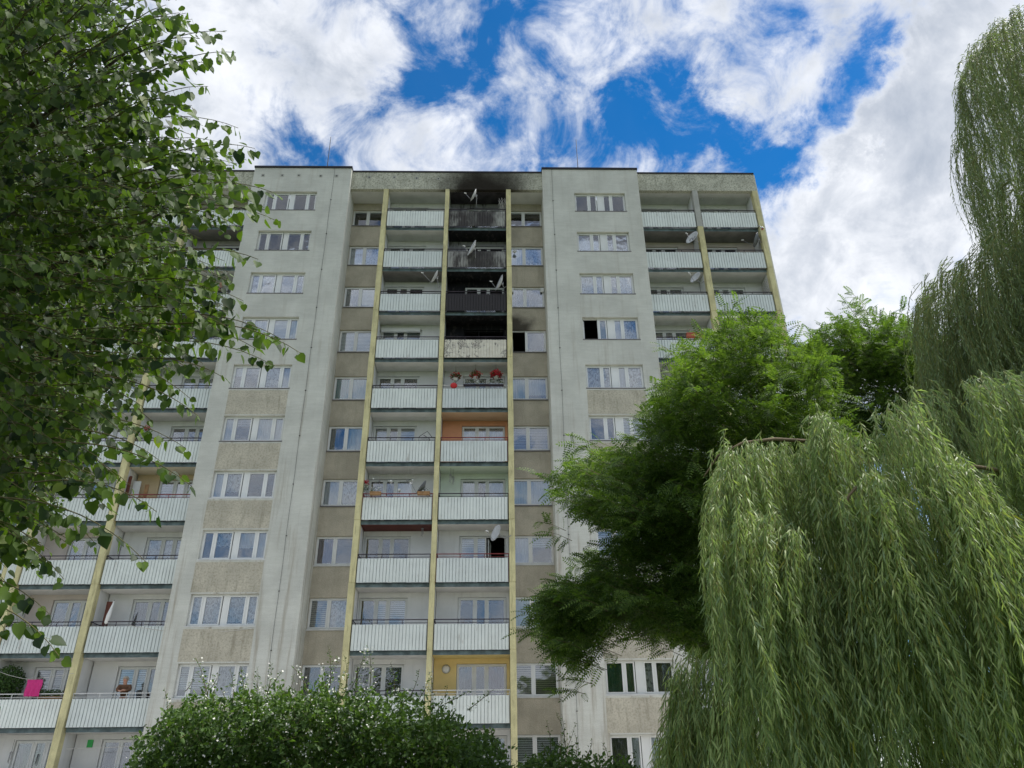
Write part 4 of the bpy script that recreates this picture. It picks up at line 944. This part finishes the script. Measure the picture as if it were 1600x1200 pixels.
def locust(name, lbl, trunk, polys, dr, count, tips, material, top):
    T0 = thing(name, lbl, 'tree', tuple(trunk)); base = V3(trunk); off = lambda pts: [tuple(V3(p)-base) for p in pts]
    g = MB(); g.tube(off([base, base+V3((.1, 0, top*.35)), base+V3((-.1, .1, top*.7)), base+V3((.1, .1, top*.93))]), .22, 10, r1=.05); obj('trunk', g.me('trunk', MT['bark']), T0)
    P, T, N, S = [], [], [], []; tw = MB()
    anchors = [(at(x, y, d), .55, 1) for (x, y, d) in tips]
    # boughs: each is a flat spray of clumps, so the crown breaks into layers
    boughs = []
    areas = []
    for poly, nb in polys:
        for _ in range(nb):
            x, y = sample_poly(poly); boughs.append((x, y, random.uniform(*dr), poly))
    for (x, y, d, poly) in boughs:
        c = at(x, y, d)
        for k in range(count):
            q = c+V3((random.gauss(0, .52), random.gauss(0, .52), random.gauss(0, .12)))
            anchors.append((q, random.uniform(.3, .7), 0))
    # keep clumps whose projection lies in the outline
    def px(p):
        v = p-CAM; w = v@_f; return 800+FPX*(v@_r)/w, 600-FPX*(v@_u)/w
    for (q, L, ex) in anchors:
        x, y = px(q)
        if not ex and not any(inpoly(pl, x, y) for pl, _ in polys): continue
        hub = base+V3((0, 0, max(1.5, min(top*.9, q[2]-base[2]-1.2)))); d = norm(q-hub+RNG.normal(0, .4, 3)); d[2] = d[2]*.5+.12; d = norm(d)
        a = q-d*L; tw.tube(off([a, (a+q)/2+V3((0, 0, .03)), q]), .007, 3, r1=.003, cap=False)
        m = random.randint(6, 9)
        for i in range(m):
            p = a+(q-a)*(i+.6)/m; ang = random.uniform(-1.5, 1.5)*(1-.5*i/m)
            w = norm(np.cross(d, (0, 0, 1))); t = norm(d*math.cos(ang)+w*math.sin(ang)+V3((0, 0, random.uniform(-.85, .45)))+RNG.normal(0, .28, 3))
            P.append(p); T.append(t); N.append(norm(V3((random.gauss(0, .5), random.gauss(-.45, .6), .8)))); S.append(random.uniform(.20, .36))
    P = np.array(P); me = stamp('foliage', COMB_V, COMB_F, P-base, T, N, S, material); obj('foliage', me, T0, kind='stuff')
    obj('twigs', tw.me('twigs', MT['twig']), T0, kind='stuff')
    for (x, y, d, poly) in [b_ for b_ in boughs if b_[1] < 800 or b_[0] > 1150][::12]:
        e = at(x, y, d); h = base+V3((0, 0, max(1.2, min(top*.85, e[2]-base[2]-2.2))))
        g = MB(); g.tube(off(bezier(h, (h+e)/2+V3((0, 0, .7)), e, 7)), .045, 6, r1=.008); obj('branch', g.me('branch', MT['bark']), T0)
    print(name, len(P))
up = [(855, 745), (890, 705), (950, 698), (1000, 660), (1020, 600), (1050, 545), (1090, 515), (1135, 490), (1190, 490), (1230, 510), (1290, 545), (1330, 620), (1330, 720), (1250, 760), (1160, 800), (1110, 850), (1060, 850), (960, 838), (905, 805), (862, 795)]
lo = [(822, 962), (840, 925), (890, 885), (930, 850), (1000, 810), (1100, 800), (1160, 900), (1150, 1040), (1090, 1020), (1040, 985), (1000, 1010), (960, 965), (900, 1030), (872, 1062), (850, 1010)]
tr = at(1200, 700, 16.5); tr[2] = 0
locust('locust_tree', 'bright green locust tree with feathery leaves in the middle, in front of the tower', tr, [(up, 170), (lo, 120)], (13.5, 19), 12,
       [(838, 738, 14), (842, 815, 14), (850, 830, 14), (815, 955, 14), (812, 985, 14), (868, 1078, 14.5), (880, 1060, 14.5), (1000, 1000, 15), (1022, 1010, 15), (1130, 478, 15), (1175, 478, 15), (1150, 470, 15.5), (1205, 498, 15.5), (1045, 545, 15), (1018, 600, 15), (1000, 640, 15), (890, 690, 14.5), (910, 685, 14.5), (935, 690, 14.5), (905, 1035, 15), (1010, 960, 15), (1035, 540, 15)], M_LOC, 10.5)
rt = [(1240, 560), (1262, 520), (1300, 488), (1335, 470), (1370, 490), (1420, 495), (1470, 520), (1520, 560), (1560, 640), (1400, 720), (1300, 720)]
tr = at(1440, 620, 20.5); tr[2] = 0
locust('locust_tree', 'darker locust tree between the bright one and the willows', tr, [(rt, 125)], (18, 22), 14,
       [(1330, 458, 19), (1318, 470, 19), (1345, 470, 19), (1410, 480, 19), (1395, 488, 19), (1440, 500, 19.5), (1300, 492, 19)], M_LOC2, 13.5)

# --- willows
MT['wbark'] = mat('tan_willow_bark', (.20, .15, .09), .85, .3, 6); MT['wtwig'] = mat('yellow_willow_twig', (.24, .25, .08), .7, .3, 3)
WV = [(0, 0, 0), (.058, .30, .02), (.046, .65, -.01), (0, 1, -.12), (-.046, .65, -.01), (-.058, .30, .02)]
WF = [(0, 1, 5), (1, 2, 4, 5), (2, 3, 4)]
M_WIL = leaf_mat('willow_leaf', (.21, .29, .11), (.46, .54, .23), .45, back=(.26, .35, .20), rough=.5, var_s=1.0, yellow=(.30, .30, .05))
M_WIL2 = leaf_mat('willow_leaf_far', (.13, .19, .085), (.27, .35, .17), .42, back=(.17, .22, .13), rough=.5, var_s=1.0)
def willow(lbl, trunk, top, starts, length, leaf, step, mt, limbs, sway=.1, out=.35):
    T0 = thing('weeping_willow', lbl, 'tree', tuple(trunk)); base = V3(trunk); off = lambda pts: [tuple(V3(p)-base) for p in pts]
    g = MB(); g.tube(off([base, base+V3((.1, 0, top*.3)), base+V3((-.1, .1, top*.6)), base+V3((.1, .1, top*.9))]), .38, 12, r1=.10); obj('trunk', g.me('trunk', MT['bark']), T0)
    P, T, N, S = [], [], [], []; tw = MB()
    bundle = []
    for s0 in starts:
        m_ = 5
        for j in range(m_): bundle.append((s0+RNG.normal(0, .045, 3)*V3((1, 1, 2.2)), j))
    keep = None
    for s0, j_ in bundle:
        if j_ == 0: keep = (random.uniform(*length), RNG.normal(0, .5, 3)*V3((1, 1, 0)), random.random()*6, random.random()*6, out*random.uniform(.4, 1.3))
        L = keep[0]*random.uniform(.75, 1.15); o = s0-base; o[2] = 0; o = norm(o+keep[1]); ph = keep[2]; ph2 = keep[3]+random.uniform(-.7, .7); ph = ph+random.uniform(-.5, .5); ao = keep[4]*random.uniform(.7, 1.3)
        cols = random.uniform(.8, 1.2); n = max(6, int(L/.16)); pts = []
        for i in range(n+1):
            u = i/n; z = .12*math.sin(min(1, u*6)*math.pi)*ao-L*max(0, u-.03)
            x = ao*(1-math.exp(-5*u))+sway*.5*math.sin(ph+u*3.0)*u; y = sway*math.sin(ph2+u*2.6)*u
            p = s0+o*x+np.cross(o, (0, 0, 1))*y+V3((0, 0, z))
            if p[2] < .35: break
            pts.append(p)
        if len(pts) < 4: continue
        tw.tube(off(pts[::2]), (.0048 if top < 10 else .006), 3, r1=.0015, cap=False)
        m = int(len(pts)*L/n/step)
        dens = random.uniform(.75, 1.0)
        for i in range(m):
            if random.random() > dens: continue
            f_ = (i+random.random()*.5)/m*(len(pts)-1.001); k = int(f_); p = pts[k]*(1-(f_-k))+pts[k+1]*(f_-k); d = norm(pts[k+1]-pts[k])
            an = ph+i*2.4+random.uniform(-.5, .5); sd = V3((math.cos(an), math.sin(an), 0))
            spread = random.uniform(.2, 1.05)
            t = norm(d*.9+sd*spread+V3((0, 0, -.25))); P.append(p); T.append(t); N.append(norm(sd*.8+RNG.normal(0, .5, 3)+V3((0, 0, .25)))); S.append(leaf*random.uniform(.6, 1.2))
    P = np.array(P); me = stamp('foliage', WV, WF, P-base, T, N, S, mt); obj('foliage', me, T0, kind='stuff')
    obj('twigs', tw.me('twigs', MT['wtwig']), T0, kind='stuff')
    for pts in limbs:
        w = [at(*p) for p in pts]; h = base+V3((0, 0, max(1.5, min(top*.8, w[-1][2]-base[2]-1.0))))
        path = w[::-1] if False else w
        g = MB(); pp = []
        full = [h]+path[::-1]
        for i in range(len(full)-1):
            for q in range(4): pp.append(full[i]+(full[i+1]-full[i])*q/4)
        pp.append(full[-1]); g.tube(off(pp), .034, 6, r1=.008); obj('branch', g.me('branch', MT['wbark']), T0)
    print('willow', len(P))
top1 = [(1116, 756), (1140, 708), (1200, 690), (1270, 692), (1283, 655), (1292, 655), (1312, 700), (1345, 662), (1420, 628), (1500, 606), (1560, 592), (1700, 560)]
poly1 = top1+[(1750, 1100), (1155, 1100), (1138, 900)]
st1 = []
for i in range(120):   # along the crest
    k = random.random()*(len(top1)-1.001); a, b_ = top1[int(k)], top1[int(k)+1]; u = k-int(k); x, y = a[0]+(b_[0]-a[0])*u, a[1]+(b_[1]-a[1])*u
    st1.append(at(x+random.uniform(-6, 6), y+abs(random.gauss(0, 12)), random.uniform(8.2, 10.5)))
for i in range(400):
    x, y = sample_poly(poly1)
    if random.random() < (y-600)/1100-(.25 if x > 1350 else 0): continue
    st1.append(at(x, y, random.uniform(7.4, 11.5)))
for tier in [[(1110, 850), (1180, 800), (1260, 830)], [(1290, 790), (1350, 745), (1420, 800)], [(1440, 760), (1500, 720), (1560, 790)], [(1560, 850), (1600, 825), (1660, 850)], [(1220, 950), (1290, 900), (1350, 960)]]:
    for i in range(22):
        k = random.random()*1.999; a, b_ = tier[int(k)], tier[int(k)+1]; u = k-int(k)
        st1.append(at(a[0]+(b_[0]-a[0])*u, a[1]+(b_[1]-a[1])*u+abs(random.gauss(0, 8)), random.uniform(7.2, 7.8)))
for i in range(160):
    x = random.uniform(1140, 1750); st1.append(at(x, random.uniform(700, 1050), random.uniform(11, 12.6)))
lobe = [(1050, 1062), (1082, 1008), (1130, 988), (1170, 1100), (1160, 1190), (1046, 1190)]
for i in range(85):
    x, y = sample_poly(lobe); st1.append(at(x, y, random.uniform(7.8, 9)))
tr = at(1520, 1200, 10.5); tr[2] = 0
willow('large weeping willow with long hanging strands in front on the right', tr, 6.8, st1, (1.1, 3.0), .12, .023, M_WIL,
       [[(1100, 745, 8.9), (1122, 712, 8.9), (1160, 692, 9), (1210, 686, 9.1), (1270, 690, 9.4), (1340, 720, 9.9)], [(1316, 820, 7.4), (1326, 775, 7.4), (1346, 752, 7.5), (1378, 746, 7.8), (1410, 790, 8.6)], [(1490, 760, 7.4), (1520, 728, 7.6), (1560, 735, 8.2)]], .26, .26)
top2 = [(1500, 135), (1530, 85), (1552, 55), (1575, 40), (1600, 15), (1640, -30), (1720, -80)]
poly2 = [(1502, 150), (1530, 90), (1560, 50), (1610, 15), (1800, -60), (1800, 600), (1560, 330), (1515, 260), (1503, 200)]
poly3 = [(1440, 450), (1462, 420), (1500, 408), (1530, 375), (1570, 350), (1700, 320), (1750, 680), (1440, 640), (1445, 520)]
st2 = []
for i in range(45):
    k = random.random()*(len(top2)-1.001); a, b_ = top2[int(k)], top2[int(k)+1]; u = k-int(k); st2.append(at(a[0]+(b_[0]-a[0])*u, a[1]+(b_[1]-a[1])*u, random.uniform(13, 16)))
for i in range(300): st2.append(at(*sample_poly(poly2), random.uniform(12.5, 16.5)))
for i in range(420): st2.append(at(*sample_poly(poly3), random.uniform(12, 15.5)))
tr = at(1760, 150, 15); tr[2] = 0
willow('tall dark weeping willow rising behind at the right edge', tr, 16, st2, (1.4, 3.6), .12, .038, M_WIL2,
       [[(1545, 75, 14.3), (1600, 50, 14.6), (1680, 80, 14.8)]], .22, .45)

# --- flowering bushes at the foot
BV = [(0, 0, 0), (.26, .35, .04), (.2, .72, .0), (0, 1, -.08), (-.2, .72, .0), (-.26, .35, .04)]
BF = [(0, 1, 2, 3), (0, 3, 4, 5)]
PV = [(0, 0, 0)]+[(.5*math.cos(a)*(1 if k % 2 else .45), .5*math.sin(a)*(1 if k % 2 else .45), .05) for k, a in enumerate([i*math.pi/5 for i in range(10)])]
PF = [(0, 1+k, 1+(k+1) % 10) for k in range(10)]
M_BUSH = leaf_mat('bush_leaf', (.050, .098, .026), (.13, .22, .055), .36, rough=.55, var_s=1.1)
def bush(lbl, poly, dr, n, nf, shoots, frange):
    cx = sum(p[0] for p in poly)/len(poly); b0 = at(cx, 1200, (dr[0]+dr[1])/2); b0[2] = 0
    T0 = thing('flowering_bush', lbl, 'bush', tuple(b0)); P, T, N, S = [], [], [], []; tw = MB(); off = lambda pts: [tuple(V3(p)-b0) for p in pts]
    fp = []
    # sprigs: short twigs with leaves set along them
    for k in range(n):
        x, y = sample_poly(poly); e = edge_dist(poly, x, y)
        if e < 30 and random.random() > .25+e/42: continue
        d = dr[0]+(dr[1]-dr[0])*(random.random()**1.6); d += .9*math.exp(-e/35)
        q = at(x, y, d)
        if q[2] < .2: continue
        dirv = norm(V3((random.gauss(0, .6), random.gauss(-.5, .6), random.gauss(.55, .45)))); L = random.uniform(.18, .42); a = q-dirv*L
        if k % 4 == 0: tw.tube(off([a, q]), .004, 3, r1=.002, cap=False)
        m = int(L/.028)
        for i in range(m):
            p = a+(q-a)*(i+.5)/m; w = norm(RNG.normal(0, 1, 3)); t = norm(dirv*.6+w*.9+V3((0, 0, -.1))); P.append(p); T.append(t); N.append(norm(RNG.normal(0, .6, 3)+V3((0, -.25, .75)))); S.append(random.uniform(.05, .095))
        if random.random() < nf and frange[0] < x < frange[1]: fp.append(q)
    for k in range(len(poly)*9):
        x, y = sample_poly(poly)
        if y < 1120 + (60 if lbl[0] == 'l' else 0): shoots = shoots+[(x, y, x+random.uniform(-22, 22), y-random.uniform(18, 62), random.uniform(dr[0]+.4, dr[1]))]
    for (x, y, x1, y1, d) in shoots:
        a, b_ = at(x, y, d), at(x1, y1, d+.1); pts = bezier(a, (a+b_)/2+V3((.06, 0, .03)), b_, 8); tw.tube(off(pts), .007, 4, r1=.002)
        L = np.linalg.norm(b_-a); m = int(L/.02)
        for i in range(m):
            u = i/m; k = min(7, int(u*8)); p = pts[k]+(pts[k+1]-pts[k])*(u*8-k); w = norm(RNG.normal(0, 1, 3)*V3((1, 1, .3)))
            p = p+w*.06*random.random()*(1.15-u); P.append(p); T.append(norm(w+V3((0, 0, .5)))); N.append(norm(RNG.normal(0, .6, 3)+V3((0, -.3, .6)))); S.append(random.uniform(.04, .065)*(1.1-.5*u))
            if random.random() < nf*.8: fp.append(p)
    P = np.array(P); obj('foliage', stamp('foliage', BV, BF, P-b0, T, N, S, M_BUSH), T0, kind='stuff')
    if fp:
        Q, TT, NN, SS = [], [], [], []
        for q in fp:
            for j in range(random.randint(2, 7)):
                Q.append(q+RNG.normal(0, .035, 3)); TT.append(norm(RNG.normal(0, 1, 3))); NN.append(norm(V3((random.gauss(0, .5), -.8, random.gauss(.5, .4))))); SS.append(random.uniform(.028, .045))
        obj('blossoms', stamp('blossoms', PV, PF, np.array(Q)-b0, TT, NN, SS, MT['flowerw']), T0, kind='stuff')
    for k in range(14):
        e = at(*sample_poly(poly), random.uniform(*dr)); tw.tube(off([b0+V3((random.uniform(-.4, .4), 0, 0)), (b0+e)/2+V3((0, 0, .3)), e]), .022, 5, r1=.006)
    obj('twigs', tw.me('twigs', MT['twig']), T0, kind='stuff'); print('bush', len(P))
bp = [(205, 1185), (215, 1150), (240, 1128), (250, 1100), (285, 1096), (305, 1072), (345, 1090), (372, 1066), (410, 1084), (440, 1058), (470, 1082), (505, 1055), (532, 1084), (565, 1060), (600, 1090), (640, 1072), (672, 1108), (705, 1098), (735, 1135), (765, 1128), (800, 1190), (805, 1330), (190, 1330), (188, 1200)]
bush('wide dark green bush sprinkled with white blossoms below the central balconies', bp, (10.5, 12.8), 8000, .13,
     [(515, 1075, 512, 1008, 11.5), (540, 1075, 537, 1022, 11.4), (578, 1072, 574, 1008, 11.3), (480, 1080, 455, 1040, 11.4), (615, 1085, 610, 1035, 11.4), (640, 1090, 655, 1045, 11.4), (695, 1100, 735, 1080, 11.2), (730, 1110, 770, 1078, 11.2), (420, 1075, 440, 1048, 11.4), (330, 1075, 340, 1050, 11.3), (290, 1080, 300, 1060, 11.3), (380, 1075, 372, 1052, 11.4)], (190, 640))
bp2 = [(815, 1215), (830, 1180), (860, 1165), (900, 1170), (930, 1178), (970, 1185), (1010, 1200), (1040, 1230), (1040, 1330), (815, 1330)]
bush('lower green bush at the foot of the right grey tower', bp2, (11.5, 13.5), 2800, .006, [(850, 1180, 845, 1160, 12), (900, 1180, 897, 1145, 12), (915, 1185, 925, 1155, 12), (950, 1190, 940, 1160, 12), (875, 1180, 870, 1158, 12), (985, 1195, 990, 1170, 12)], (800, 1100))
